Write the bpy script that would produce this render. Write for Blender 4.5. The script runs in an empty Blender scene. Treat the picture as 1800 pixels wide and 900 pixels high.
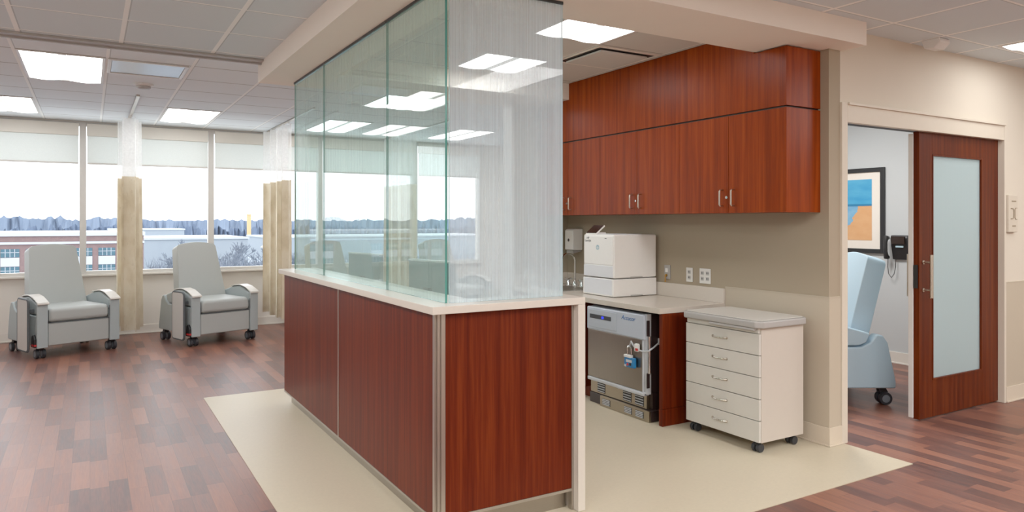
import bpy, bmesh, math, random
from mathutils import Vector, Matrix
random.seed(7)
PI = math.pi
scene = bpy.context.scene
COL = scene.collection

# ------------------------------------------------------------------ helpers
def lin(c):
    c = c / 255.0
    return c / 12.92 if c <= 0.04045 else ((c + 0.055) / 1.055) ** 2.4
def rgb(r, g, b): return (lin(r), lin(g), lin(b), 1.0)

class NT:
    def __init__(self, name):
        self.m = bpy.data.materials.new(name); self.m.use_nodes = True
        self.t = self.m.node_tree; self.t.nodes.clear()
        self.out = self.n('ShaderNodeOutputMaterial')
    def n(self, typ, **kw):
        nd = self.t.nodes.new(typ)
        for k, v in kw.items(): setattr(nd, k, v)
        return nd
    def l(self, a, b): self.t.links.new(a, b)
    def setv(self, sock, v):
        if isinstance(v, bpy.types.NodeSocket): self.l(v, sock)
        else: sock.default_value = v
    def math(self, op, a, b=0.0, c=None):
        nd = self.n('ShaderNodeMath', operation=op)
        self.setv(nd.inputs[0], a); self.setv(nd.inputs[1], b)
        if c is not None: self.setv(nd.inputs[2], c)
        return nd.outputs[0]
    def mix(self, f, a, b):
        nd = self.n('ShaderNodeMix', data_type='RGBA')
        self.setv(nd.inputs[0], f); self.setv(nd.inputs[6], a); self.setv(nd.inputs[7], b)
        return nd.outputs[2]
    def pos(self):
        return self.n('ShaderNodeNewGeometry').outputs['Position']
    def obj(self):
        return self.n('ShaderNodeTexCoord').outputs['Object']
    def sep(self, v):
        s = self.n('ShaderNodeSeparateXYZ'); self.l(v, s.inputs[0]); return s.outputs
    def comb(self, x, y, z):
        s = self.n('ShaderNodeCombineXYZ')
        for i, v in enumerate((x, y, z)): self.setv(s.inputs[i], v)
        return s.outputs[0]
    def noise(self, vec, scale=5, detail=2, stretch=None):
        if stretch:
            mp = self.n('ShaderNodeMapping'); self.l(vec, mp.inputs[0]); mp.inputs['Scale'].default_value = stretch
            vec = mp.outputs[0]
        nd = self.n('ShaderNodeTexNoise'); self.l(vec, nd.inputs['Vector'])
        nd.inputs['Scale'].default_value = scale; nd.inputs['Detail'].default_value = detail
        return nd.outputs[0]
    def ramp(self, fac, stops):
        nd = self.n('ShaderNodeValToRGB'); self.l(fac, nd.inputs[0])
        el = nd.color_ramp.elements
        while len(el) < len(stops): el.new(0.5)
        for e, (p, c) in zip(el, stops): e.position = p; e.color = c
        return nd.outputs[0]
    def bsdf(self, color, rough=0.5, metal=0.0, spec=0.5, bump=None, bstr=0.1, bdist=0.01):
        b = self.n('ShaderNodeBsdfPrincipled')
        self.setv(b.inputs['Base Color'], color); self.setv(b.inputs['Roughness'], rough)
        self.setv(b.inputs['Metallic'], metal); b.inputs['Specular IOR Level'].default_value = spec
        if bump is not None:
            bp = self.n('ShaderNodeBump'); bp.inputs['Strength'].default_value = bstr; bp.inputs['Distance'].default_value = bdist
            self.l(bump, bp.inputs['Height']); self.l(bp.outputs[0], b.inputs['Normal'])
        return b.outputs[0]
    def done(self, shader):
        self.l(shader, self.out.inputs[0]); return self.m

def plain(name, c, rough=0.5, metal=0.0, var=0.04, scale=30, spec=0.5, bump=0.0):
    k = NT(name); nz = k.noise(k.obj(), scale, 3)
    lo = tuple(v * (1 - var) for v in c[:3]) + (1,); hi = tuple(min(1, v * (1 + var)) for v in c[:3]) + (1,)
    return k.done(k.bsdf(k.mix(nz, lo, hi), rough, metal, spec, nz if bump else None, bump, 0.002))

def wood(name, dark, mid, light, rough=0.32, axis='z', sc=1.0):
    k = NT(name)
    st = {'z': (34, 34, 0.9), 'y': (34, 0.9, 34), 'x': (0.9, 34, 34)}[axis]
    st2 = {'z': (160, 160, 5), 'y': (160, 5, 160), 'x': (5, 160, 160)}[axis]
    p = k.pos()
    a = k.noise(p, sc, 4, st); b = k.noise(p, sc, 2, st2)
    f = k.math('ADD', k.math('MULTIPLY', a, 0.72), k.math('MULTIPLY', b, 0.28))
    col = k.ramp(f, [(0.36, dark), (0.5, mid), (0.64, light)])
    return k.done(k.bsdf(col, rough, 0, 0.13, f, 0.04, 0.002))

def floor_mat():
    k = NT('wood_strip_floor'); x, y, z = k.sep(k.pos())[:3]
    rowf = k.math('DIVIDE', x, 0.093); row = k.math('FLOOR', rowf)
    wn = k.n('ShaderNodeTexWhiteNoise', noise_dimensions='1D'); k.l(row, wn.inputs['W'])
    ln = k.math('ADD', k.math('DIVIDE', y, 0.52), k.math('MULTIPLY', wn.outputs[0], 7.3))
    cell = k.math('FLOOR', ln)
    wn2 = k.n('ShaderNodeTexWhiteNoise', noise_dimensions='2D'); k.l(k.comb(row, cell, 0), wn2.inputs['Vector'])
    grain = k.noise(k.comb(k.math('ADD', x, k.math('MULTIPLY', wn2.outputs[0], 9)), y, 0), 1, 4, (38, 2.6, 1))
    fine = k.noise(k.pos(), 1, 2, (150, 9, 1))
    f = k.math('ADD', k.math('MULTIPLY', wn2.outputs[0], 0.42), k.math('ADD', k.math('MULTIPLY', grain, 0.52), k.math('MULTIPLY', fine, 0.24)))
    col = k.ramp(f, [(0.34, rgb(78, 50, 46)), (0.5, rgb(104, 66, 57)), (0.66, rgb(122, 77, 63)), (0.85, rgb(142, 93, 74))])
    fx = k.math('FRACT', rowf); fy = k.math('FRACT', ln)
    e = k.math('MAXIMUM', k.math('LESS_THAN', fx, 0.025), k.math('LESS_THAN', fy, 0.006))
    col = k.mix(k.math('MULTIPLY', e, 0.45), col, rgb(50, 28, 24))
    return k.done(k.bsdf(col, k.math('ADD', 0.3, k.math('MULTIPLY', grain, 0.16)), 0, 0.45, f, 0.03, 0.002))

def tile_mat(name, tile, bar, ox, oy, wx=0.026, wy=0.02, barc=None):
    k = NT(name); x, y, z = k.sep(k.pos())[:3]
    fx = k.math('FRACT', k.math('DIVIDE', k.math('SUBTRACT', x, ox - wx / 2 - 61), 0.61))
    fy = k.math('FRACT', k.math('DIVIDE', k.math('SUBTRACT', y, oy - wy / 2 - 61), 0.61))
    lx = k.math('LESS_THAN', fx, wx / 0.61); ly = k.math('LESS_THAN', fy, wy / 0.61)
    sp = k.noise(k.pos(), 160, 2)
    t = k.mix(sp, tuple(v * 0.93 for v in tile[:3]) + (1,), tile)
    # thin shadow reveal next to the bars
    sx = k.math('MAXIMUM', k.math('LESS_THAN', fx, (wx + 0.008) / 0.61), k.math('LESS_THAN', fy, (wy + 0.008) / 0.61))
    t = k.mix(k.math('MULTIPLY', sx, 0.3), t, rgb(90, 88, 86))
    c = k.mix(ly, t, barc or bar); c = k.mix(lx, c, bar)
    return k.done(k.bsdf(c, 0.85, 0, 0.2, sp, 0.06, 0.003))

def emit(name, c, s):
    k = NT(name); e = k.n('ShaderNodeEmission'); nz = k.noise(k.obj(), 300, 1)
    k.l(k.mix(nz, tuple(v * 0.97 for v in c[:3]) + (1,), c), e.inputs[0]); e.inputs[1].default_value = s
    return k.done(e.outputs[0])

def glass_mat(name, tint, stripe=0.0, base=0.0, thr=0.5, ior=1.5, white=(0.85, 0.9, 0.9, 1), horiz='xy', grad=None, rough=0.0):
    k = NT(name)
    tr = k.n('ShaderNodeBsdfTransparent'); tr.inputs[0].default_value = tint
    gl = k.n('ShaderNodeBsdfGlossy'); gl.inputs['Roughness'].default_value = rough
    fr = k.n('ShaderNodeFresnel'); bf = k.n('ShaderNodeNewGeometry').outputs['Backfacing']
    k.l(k.math('ADD', ior, k.math('MULTIPLY', bf, 1 / ior - ior)), fr.inputs[0])
    m1 = k.n('ShaderNodeMixShader'); k.l(fr.outputs[0], m1.inputs[0]); k.l(tr.outputs[0], m1.inputs[1]); k.l(gl.outputs[0], m1.inputs[2])
    if stripe <= 0 and base <= 0: return k.done(m1.outputs[0])
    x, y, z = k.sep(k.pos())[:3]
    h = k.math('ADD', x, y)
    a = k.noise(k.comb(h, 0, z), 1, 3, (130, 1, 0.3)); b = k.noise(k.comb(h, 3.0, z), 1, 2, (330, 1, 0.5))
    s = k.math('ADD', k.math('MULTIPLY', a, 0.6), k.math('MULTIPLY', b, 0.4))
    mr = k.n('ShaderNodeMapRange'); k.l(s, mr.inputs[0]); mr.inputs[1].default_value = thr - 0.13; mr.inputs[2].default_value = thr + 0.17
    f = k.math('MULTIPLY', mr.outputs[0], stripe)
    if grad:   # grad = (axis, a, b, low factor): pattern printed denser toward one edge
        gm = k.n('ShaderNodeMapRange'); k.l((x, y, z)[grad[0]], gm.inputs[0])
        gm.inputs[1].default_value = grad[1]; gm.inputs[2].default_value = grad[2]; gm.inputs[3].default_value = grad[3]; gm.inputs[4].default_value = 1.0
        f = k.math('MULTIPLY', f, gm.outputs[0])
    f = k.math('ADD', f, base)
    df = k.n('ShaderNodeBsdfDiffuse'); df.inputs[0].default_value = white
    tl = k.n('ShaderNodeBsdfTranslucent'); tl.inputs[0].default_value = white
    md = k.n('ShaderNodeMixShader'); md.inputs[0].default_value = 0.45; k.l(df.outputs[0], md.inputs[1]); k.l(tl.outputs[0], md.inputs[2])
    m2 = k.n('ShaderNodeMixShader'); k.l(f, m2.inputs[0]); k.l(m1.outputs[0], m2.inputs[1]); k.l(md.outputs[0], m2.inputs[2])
    return k.done(m2.outputs[0])

def sheer(name, c, alpha, holes=False):
    k = NT(name)
    df = k.n('ShaderNodeBsdfDiffuse'); df.inputs[0].default_value = c
    tl = k.n('ShaderNodeBsdfTranslucent'); tl.inputs[0].default_value = c
    md = k.n('ShaderNodeMixShader'); md.inputs[0].default_value = 0.5; k.l(df.outputs[0], md.inputs[1]); k.l(tl.outputs[0], md.inputs[2])
    tr = k.n('ShaderNodeBsdfTransparent')
    m = k.n('ShaderNodeMixShader'); nz = k.noise(k.obj(), 40, 2)
    k.l(k.math('ADD', alpha - 0.06, k.math('MULTIPLY', nz, 0.12)), m.inputs[0])
    k.l(tr.outputs[0], m.inputs[1]); k.l(md.outputs[0], m.inputs[2])
    return k.done(m.outputs[0])

def curtain_fabric():
    k = NT('curtain_fabric'); p = k.obj()
    a = k.noise(p, 1, 4, (9, 9, 5)); b = k.noise(p, 1, 2, (40, 40, 12))
    col = k.ramp(a, [(0.36, rgb(216, 204, 180)), (0.48, rgb(225, 214, 192)), (0.6, rgb(231, 222, 203))])
    col = k.mix(k.math('MULTIPLY', k.math('GREATER_THAN', b, 0.66), 0.25), col, rgb(190, 174, 146))
    df = k.bsdf(col, 0.9, 0, 0.1, b, 0.1, 0.003)
    tl = k.n('ShaderNodeBsdfTranslucent'); k.l(col, tl.inputs[0])
    m = k.n('ShaderNodeMixShader'); m.inputs[0].default_value = 0.35; k.l(df, m.inputs[1]); k.l(tl.outputs[0], m.inputs[2])
    return k.done(m.outputs[0])

def brushed(name, c, rough=0.3, axis='z', metal=1.0):
    k = NT(name); st = {'z': (260, 260, 3), 'y': (260, 3, 260), 'x': (3, 260, 260)}[axis]
    nz = k.noise(k.pos(), 1, 2, st)
    col = k.mix(nz, tuple(v * 0.88 for v in c[:3]) + (1,), c)
    return k.done(k.bsdf(col, k.math('ADD', rough - 0.05, k.math('MULTIPLY', nz, 0.1)), metal, 0.5, nz, 0.03, 0.001))

def brick_mat():
    k = NT('brick_facade'); x, y, z = k.sep(k.pos())[:3]
    b = k.n('ShaderNodeTexBrick'); k.l(k.comb(x, z, 0), b.inputs[0])
    b.inputs['Color1'].default_value = rgb(126, 102, 100); b.inputs['Color2'].default_value = rgb(114, 92, 92)
    b.inputs['Mortar'].default_value = rgb(126, 112, 112); b.inputs['Scale'].default_value = 1.0
    b.inputs['Brick Width'].default_value = 0.6; b.inputs['Row Height'].default_value = 0.22; b.inputs['Mortar Size'].default_value = 0.02
    return k.done(k.bsdf(b.outputs[0], 0.9, 0, 0.1))

def snow_mat():
    k = NT('snow_field'); n1 = k.noise(k.pos(), 1, 4, (0.03, 0.012, 1)); n2 = k.noise(k.pos(), 1, 3, (0.2, 0.05, 1))
    f = k.math('ADD', k.math('MULTIPLY', n1, 0.6), k.math('MULTIPLY', n2, 0.4))
    col = k.ramp(f, [(0.38, rgb(100, 116, 132)), (0.5, rgb(150, 162, 174)), (0.6, rgb(182, 190, 198))])
    return k.done(k.bsdf(col, 0.8, 0, 0.1))

def art_mat():
    # generic seascape: blue sky over a pale sand shore, coordinates in the picture's own frame
    k = NT('seascape_print'); x, y, z = k.sep(k.obj())[:3]
    n = k.noise(k.obj(), 1, 4, (6, 3, 11)); n2 = k.noise(k.obj(), 1, 5, (14, 8, 14))
    sky = k.mix(k.math('MULTIPLY', n, 1.2), rgb(18, 128, 190), rgb(92, 176, 214))
    water = k.mix(n2, rgb(40, 140, 196), rgb(150, 190, 214))
    sand = k.mix(n2, rgb(208, 150, 100), rgb(222, 174, 128))
    # shore edge: water on the +y side (left in view) below the horizon
    e = k.math('ADD', k.math('MULTIPLY', k.math('SUBTRACT', n2, 0.5), 0.25), k.math('ADD', y, k.math('MULTIPLY', z, 0.6)))
    low = k.mix(k.math('GREATER_THAN', e, -0.09), sand, water)
    hz = k.math('GREATER_THAN', k.math('ADD', z, k.math('MULTIPLY', n2, 0.02)), 0.06)
    line = k.math('LESS_THAN', k.math('ABSOLUTE', k.math('SUBTRACT', z, 0.058)), 0.012)
    c = k.mix(hz, low, sky); c = k.mix(k.math('MULTIPLY', line, 0.6), c, rgb(20, 84, 130))
    return k.done(k.bsdf(c, 0.6, 0, 0.2))

# ------------------------------------------------------------------ mesh builder
class MB:
    def __init__(self): self.bm = bmesh.new(); self.mi = 0
    def _fin(self, verts, bevel=0, seg=2, M=None):
        if bevel > 0:
            ed = set()
            for v in verts:
                for e in v.link_edges: ed.add(e)
            r = bmesh.ops.bevel(self.bm, geom=list(ed), offset=bevel, segments=seg, profile=0.5, affect='EDGES', clamp_overlap=True)
            vs = set(r['verts'])
            for v in verts:
                if v.is_valid: vs.add(v)
            verts = list(vs)
        if M is not None: bmesh.ops.transform(self.bm, matrix=M, verts=[v for v in verts if v.is_valid])
        for v in verts:
            if v.is_valid:
                for f in v.link_faces:
                    if not f.tag: f.material_index = self.mi; f.tag = True
        return verts
    def box(self, x0, x1, y0, y1, z0, z1, bevel=0, seg=2, M=None):
        c = [(x, y, z) for x in (x0, x1) for y in (y0, y1) for z in (z0, z1)]
        v = [self.bm.verts.new(p) for p in c]
        for q in ((0, 1, 3, 2), (4, 6, 7, 5), (0, 4, 5, 1), (2, 3, 7, 6), (0, 2, 6, 4), (1, 5, 7, 3)):
            self.bm.faces.new([v[i] for i in q])
        self._fin(v, bevel, seg, M); return self
    def prism(self, pts, axis, a0, a1, bevel=0, seg=2, M=None):
        # pts in the plane of the two other axes (x: (y,z), y: (x,z), z: (x,y))
        def mk(p, a):
            return {'x': (a, p[0], p[1]), 'y': (p[0], a, p[1]), 'z': (p[0], p[1], a)}[axis]
        A = [self.bm.verts.new(mk(p, a0)) for p in pts]; B = [self.bm.verts.new(mk(p, a1)) for p in pts]
        n = len(pts); fs = [self.bm.faces.new(A), self.bm.faces.new(list(reversed(B)))]
        for i in range(n): fs.append(self.bm.faces.new([A[i], B[i], B[(i + 1) % n], A[(i + 1) % n]]))
        bmesh.ops.recalc_face_normals(self.bm, faces=fs)
        self._fin(A + B, bevel, seg, M); return self
    def cyl(self, p0, p1, r0, r1=None, seg=16, caps=True):
        return self.tube([p0, p1], [r0, r0 if r1 is None else r1], seg, caps)
    def tube(self, pts, r, seg=8, caps=True):
        pts = [Vector(p) for p in pts]; n = len(pts)
        if not isinstance(r, (list, tuple)): r = [r] * n
        rings = []; up = None
        for i, p in enumerate(pts):
            d = (pts[min(i + 1, n - 1)] - pts[max(i - 1, 0)]).normalized()
            if up is None:
                up = Vector((0, 0, 1)) if abs(d.z) < 0.9 else Vector((1, 0, 0))
            a = d.cross(up)
            if a.length < 1e-6: a = d.cross(Vector((0, 1, 0)))
            a.normalize(); b = a.cross(d).normalized(); up = b
            rings.append([self.bm.verts.new(p + (a * math.cos(2 * PI * k / seg) + b * math.sin(2 * PI * k / seg)) * r[i]) for k in range(seg)])
        fs = []
        for i in range(n - 1):
            for k in range(seg):
                fs.append(self.bm.faces.new([rings[i][k], rings[i][(k + 1) % seg], rings[i + 1][(k + 1) % seg], rings[i + 1][k]]))
        if caps:
            fs.append(self.bm.faces.new(rings[0])); fs.append(self.bm.faces.new(rings[-1]))
        bmesh.ops.recalc_face_normals(self.bm, faces=fs)
        for f in fs: f.material_index = self.mi; f.tag = True
        return self
    def lathe(self, prof, c=(0, 0, 0), seg=24, axis='z'):
        rings = []
        for r, h in prof:
            ring = []
            for k in range(seg):
                a = 2 * PI * k / seg; u, w = r * math.cos(a), r * math.sin(a)
                p = {'z': (u, w, h), 'x': (h, u, w), 'y': (u, h, w)}[axis]
                ring.append(self.bm.verts.new((c[0] + p[0], c[1] + p[1], c[2] + p[2])))
            rings.append(ring)
        fs = []
        for i in range(len(rings) - 1):
            for k in range(seg):
                fs.append(self.bm.faces.new([rings[i][k], rings[i][(k + 1) % seg], rings[i + 1][(k + 1) % seg], rings[i + 1][k]]))
        fs.append(self.bm.faces.new(rings[0])); fs.append(self.bm.faces.new(rings[-1]))
        bmesh.ops.recalc_face_normals(self.bm, faces=fs)
        for f in fs: f.material_index = self.mi; f.tag = True
        return self
    def grid(self, rows):
        V = [[self.bm.verts.new(p) for p in r] for r in rows]
        for i in range(len(V) - 1):
            for j in range(len(V[0]) - 1):
                f = self.bm.faces.new([V[i][j], V[i][j + 1], V[i + 1][j + 1], V[i + 1][j]]); f.material_index = self.mi; f.tag = True
        return self
    def quad(self, a, b, c, d):
        f = self.bm.faces.new([self.bm.verts.new(p) for p in (a, b, c, d)]); f.material_index = self.mi; f.tag = True
        return self
    def obj(self, name, mat, parent=None, loc=(0, 0, 0), smooth=True):
        me = bpy.data.meshes.new(name); self.bm.to_mesh(me); self.bm.free()
        for m in (mat if isinstance(mat, (list, tuple)) else [mat]): me.materials.append(m)
        if smooth:
            for p in me.polygons: p.use_smooth = True
            me.set_sharp_from_angle(angle=math.radians(38))
        o = bpy.data.objects.new(name, me)
        if smooth:
            wn = o.modifiers.new('weighted', 'WEIGHTED_NORMAL'); wn.keep_sharp = True; wn.weight = 50
        COL.objects.link(o); o.location = loc
        if parent is not None: o.parent = parent
        return o

def tag(o, label, cat, group=None, kind=None):
    o['label'] = label; o['category'] = cat
    if group: o['group'] = group
    if kind: o['kind'] = kind
    return o
def thing(name, label, cat, loc=(0, 0, 0), rz=0, group=None):
    o = bpy.data.objects.new(name, None); COL.objects.link(o); o.empty_display_size = 0.1
    o.location = loc; o.rotation_euler = (0, 0, rz); return tag(o, label, cat, group)
def struct(name, mb, mat, parent=None):
    o = mb.obj(name, mat, parent)
    if parent is None: o['kind'] = 'structure'
    return o
def dup(root, loc, rz, label, group=None, name=None):
    r = root.copy(); COL.objects.link(r); r.location = loc; r.rotation_euler = (0, 0, rz); r['label'] = label
    if group: r['group'] = group
    for ch in list(root.children):
        c = ch.copy(); COL.objects.link(c); c.parent = r
        for g in list(ch.children):
            d = g.copy(); COL.objects.link(d); d.parent = c
    return r
def text_mesh(name, s, size, mat, parent, M, shear=0.0, ext=0.0006, align='CENTER'):
    cu = bpy.data.curves.new('lettering', 'FONT'); cu.body = s; cu.size = size; cu.shear = shear; cu.extrude = ext
    cu.align_x = align; cu.align_y = 'CENTER'; cu.space_line = 0.8
    t = bpy.data.objects.new('lettering', cu); COL.objects.link(t)
    dg = bpy.context.evaluated_depsgraph_get(); me = bpy.data.meshes.new_from_object(t.evaluated_get(dg))
    bpy.data.objects.remove(t); bpy.data.curves.remove(cu)
    me.materials.clear(); me.materials.append(mat); me.transform(M)
    o = bpy.data.objects.new(name, me); COL.objects.link(o); o.parent = parent; return o
def frame_mat(xdir, up, loc):
    x = Vector(xdir).normalized(); y = Vector(up).normalized(); z = x.cross(y)
    M = Matrix((x, y, z)).transposed().to_4x4(); M.translation = Vector(loc); return M

# ------------------------------------------------------------------ materials
M_wall2 = plain('wall_paint_shaded', rgb(163, 149, 128), 0.75, var=0.02, scale=4, spec=0.25)  # wall paint darkened to hold the shade below the wall cabinets
M_wall = plain('painted_wall_warm', rgb(216, 206, 190), 0.75, var=0.02, scale=4, spec=0.25)
M_wallb = plain('painted_wall_pale', rgb(224, 218, 209), 0.75, var=0.02, scale=4, spec=0.25)
M_wallc = plain('painted_wall_grey', rgb(190, 194, 196), 0.75, var=0.02, scale=4, spec=0.25)
M_sof = plain('painted_soffit', rgb(243, 236, 226), 0.75, var=0.02, scale=4, spec=0.25)
M_wains = plain('wall_guard_sheet', rgb(188, 175, 155), 0.55, var=0.02, scale=4, spec=0.3)
M_base = plain('vinyl_base', rgb(210, 196, 176), 0.55, var=0.02)
M_basew = plain('vinyl_base_pale', rgb(220, 214, 205), 0.55, var=0.02)
M_cas = plain('door_casing_paint', rgb(214, 203, 186), 0.5, var=0.02)
M_floor = floor_mat()
M_vin = plain('cream_sheet_vinyl', rgb(197, 185, 161), 0.38, var=0.06, scale=60, spec=0.4)
M_tileF = tile_mat('ceiling_tile_front', rgb(218, 230, 237), rgb(250, 254, 255), -0.418, 2.71, 0.028, 0.017)
M_tileB = tile_mat('ceiling_tile_rear', rgb(232, 240, 246), rgb(250, 254, 255), -0.49, 6.40, 0.022, 0.014, rgb(160, 160, 160))
M_tileS = tile_mat('ceiling_tile_station', rgb(218, 215, 208), rgb(230, 227, 220), 2.56, 4.11, 0.02, 0.012, rgb(170, 164, 154))
M_white = plain('white_painted_metal', rgb(225, 225, 223), 0.45, var=0.02)
M_alum = brushed('anodised_aluminium', rgb(188, 182, 174), 0.35)
M_mull = plain('mullion_paint', rgb(206, 203, 198), 0.45, var=0.02)
M_steel = brushed('brushed_steel_door', rgb(150, 142, 132), 0.3, 'z')
M_steelk = brushed('brushed_steel_kick', rgb(168, 160, 148), 0.35, 'x')
M_steely = brushed('brushed_steel_grille', rgb(172, 160, 140), 0.35, 'y')
M_nick = brushed('satin_nickel', rgb(205, 196, 184), 0.28, 'z')
M_chrome = plain('chrome', rgb(220, 222, 225), 0.08, 1.0, var=0.01)
M_wood = wood('cherry_laminate', rgb(116, 40, 5), rgb(135, 50, 7), rgb(150, 62, 13))
M_woodc = wood('cherry_laminate_shaded', rgb(76, 19, 4), rgb(91, 27, 6), rgb(107, 39, 11), 0.42)  # same cherry laminate, darkened where the counter gets less light
M_woodd = wood('cherry_door_wood', rgb(70, 20, 3), rgb(84, 27, 4), rgb(100, 40, 7), 0.35)
M_ledge = plain('solid_surface_ledge', rgb(212, 204, 193), 0.3, var=0.03, scale=90)
M_desk = plain('solid_surface_desk', rgb(206, 196, 184), 0.25, var=0.03, scale=90)
M_dark = plain('dark_gap_shade', rgb(26, 20, 19), 0.6, var=0.1)  # near-black that stands for shade in gaps
M_brown = plain('freezer_side_brown', rgb(44, 32, 32), 0.35, var=0.05)
M_black = plain('black_plastic', rgb(24, 25, 28), 0.4, var=0.06)
M_rub = plain('caster_rubber', rgb(38, 40, 46), 0.5, var=0.05)
M_tyre = plain('caster_tread', rgb(112, 120, 130), 0.5, var=0.05)
M_uph = plain('grey_vinyl_upholstery', rgb(170, 175, 173), 0.5, var=0.03, scale=150, bump=0.05)
M_uphs = plain('grey_vinyl_side', rgb(164, 175, 177), 0.5, var=0.03, scale=150, bump=0.05)
M_pipe = plain('dark_seam_piping', rgb(74, 80, 84), 0.6)
M_blue = plain('pale_blue_vinyl', rgb(178, 206, 224), 0.42, var=0.03, scale=150, bump=0.05)
M_armc = plain('pale_arm_cap', rgb(206, 202, 195), 0.35, var=0.02)
M_tray = plain('folded_tray_laminate', rgb(196, 194, 190), 0.4, var=0.02)
M_red = plain('red_tag', rgb(196, 40, 40), 0.5)
M_cart = plain('cart_laminate', rgb(206, 202, 194), 0.42, var=0.02)
M_carts = plain('cart_side_laminate', rgb(200, 190, 179), 0.42, var=0.02)
M_bump = plain('grey_bumper_edge', rgb(168, 165, 162), 0.45, var=0.02)
M_print = plain('printer_shell', rgb(247, 245, 242), 0.45, var=0.015)
M_printg = plain('printer_tray_face', rgb(228, 230, 236), 0.45, var=0.015)
M_ctl = plain('freezer_control_plastic', rgb(184, 192, 206), 0.4, var=0.02)
M_gask = plain('freezer_trim_pale', rgb(196, 200, 206), 0.4, var=0.02)
M_logo = plain('blue_logo_ink', rgb(20, 92, 160), 0.5, var=0.02)
M_ink = plain('dark_ink', rgb(40, 44, 48), 0.5, var=0.02)
M_lblue = plain('pale_blue_logo', rgb(166, 196, 210), 0.5, var=0.02)
M_bluep = plain('blue_lock_plastic', rgb(34, 122, 184), 0.35, var=0.03)
M_plate = plain('cream_wall_plate', rgb(206, 195, 178), 0.4, var=0.02)
M_plateline = plain('plate_line', rgb(146, 130, 106), 0.5, var=0.02)
M_outl = plain('white_outlet_plastic', rgb(228, 226, 222), 0.4, var=0.01)
M_outg = plain('grey_outlet_face', rgb(190, 188, 184), 0.4, var=0.02)
M_key = plain('brass_key', rgb(190, 140, 60), 0.35, 0.8, var=0.05)
M_mat = plain('picture_mount', rgb(232, 224, 214), 0.8, var=0.02)
M_art = art_mat()
M_curt = curtain_fabric()
M_mesh = sheer('curtain_mesh', (0.95, 0.95, 0.94, 1), 0.42)
M_blind = plain('roller_blind_fabric', rgb(214, 213, 206), 0.8, var=0.02, scale=80)
def blind_mat():
    k = NT('roller_blind_cloth'); nz = k.noise(k.obj(), 120, 2)
    c = k.mix(nz, rgb(226, 229, 226), rgb(236, 238, 235))
    df = k.n('ShaderNodeBsdfDiffuse'); k.l(c, df.inputs[0]); tl = k.n('ShaderNodeBsdfTranslucent'); k.l(c, tl.inputs[0])
    m = k.n('ShaderNodeMixShader'); m.inputs[0].default_value = 0.5; k.l(df.outputs[0], m.inputs[1]); k.l(tl.outputs[0], m.inputs[2])
    return k.done(m.outputs[0])
M_blind = blind_mat()
M_fascia = plain('blind_fascia', rgb(226, 222, 212), 0.5, var=0.02)
M_lens = emit('light_lens', (1.0, 0.99, 0.975, 1), 7.5)
M_lenss = emit('light_lens_station', (1.0, 0.98, 0.945, 1), 8.0)
M_spine = emit('light_spine', (1.0, 0.97, 0.93, 1), 0.9)
M_pane = glass_mat('window_pane', (0.97, 0.98, 0.985, 1), ior=1.25)
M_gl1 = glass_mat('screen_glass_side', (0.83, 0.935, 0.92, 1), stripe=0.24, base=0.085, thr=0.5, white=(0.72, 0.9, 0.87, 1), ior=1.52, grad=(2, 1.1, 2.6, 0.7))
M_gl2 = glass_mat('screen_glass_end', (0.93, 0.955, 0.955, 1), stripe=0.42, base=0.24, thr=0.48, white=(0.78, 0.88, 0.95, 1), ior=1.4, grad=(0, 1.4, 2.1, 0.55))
M_gedge = plain('glass_edge_green', rgb(64, 138, 128), 0.15, var=0.05, spec=0.6)
M_gedgep = plain('glass_edge_pale', rgb(176, 206, 206), 0.15, var=0.03, spec=0.6)
M_frost = glass_mat('frosted_door_glass', (0.3, 0.33, 0.33, 1), base=0.72, stripe=0.02, white=(0.66, 0.78, 0.80, 1), ior=1.3, rough=0.3)
M_chan = plain('dark_glazing_channel', rgb(48, 54, 58), 0.4, 0.3)
M_screen = plain('dark_screen', rgb(36, 24, 20), 0.15, var=0.1)
def led():
    return emit('blue_led', (0.02, 0.03, 0.9, 1), 2.0)
M_led = led()
M_brick = brick_mat(); M_snow = snow_mat()
M_bwin = plain('teal_window_glass', rgb(40, 82, 98), 0.25, var=0.35, scale=0.8)
M_bwhite = plain('white_spandrel', rgb(176, 182, 190), 0.7, var=0.03, scale=1)
M_bpale = plain('pale_warehouse', rgb(142, 152, 162), 0.8, var=0.03, scale=0.2)
M_far1 = plain('hazy_woodland_far', rgb(122, 136, 156), 1.0, var=0.12, scale=0.05, spec=0)  # haze of distance is mixed into this woodland colour
M_far2 = plain('hazy_woodland_mid', rgb(104, 118, 140), 1.0, var=0.2, scale=0.1, spec=0)  # bluish distance haze put into the colour
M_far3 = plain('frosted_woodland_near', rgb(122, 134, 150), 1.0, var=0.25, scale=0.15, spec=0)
M_tree = plain('frosted_bark', rgb(116, 124, 136), 1.0, var=0.25, scale=0.6, spec=0)
M_ever = plain('evergreen_needles', rgb(48, 80, 90), 1.0, var=0.25, scale=0.5, spec=0)
M_green = plain('green_gable', rgb(100, 142, 126), 0.9, var=0.05, scale=0.5)
M_tower = plain('yellow_mast', rgb(200, 168, 122), 0.8, var=0.03)
M_tealbk = plain('monitor_back', rgb(96, 118, 122), 0.4, var=0.03)
M_taupe = plain('taupe_card', rgb(150, 140, 128), 0.7, var=0.03)

# ------------------------------------------------------------------ dimensions
ZC = 2.75      # ceiling
ZB = 2.60      # soffit underside
YW = 10.6      # window wall
XL, XR, YB = -2.6, 9.0, -3.0

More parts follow.
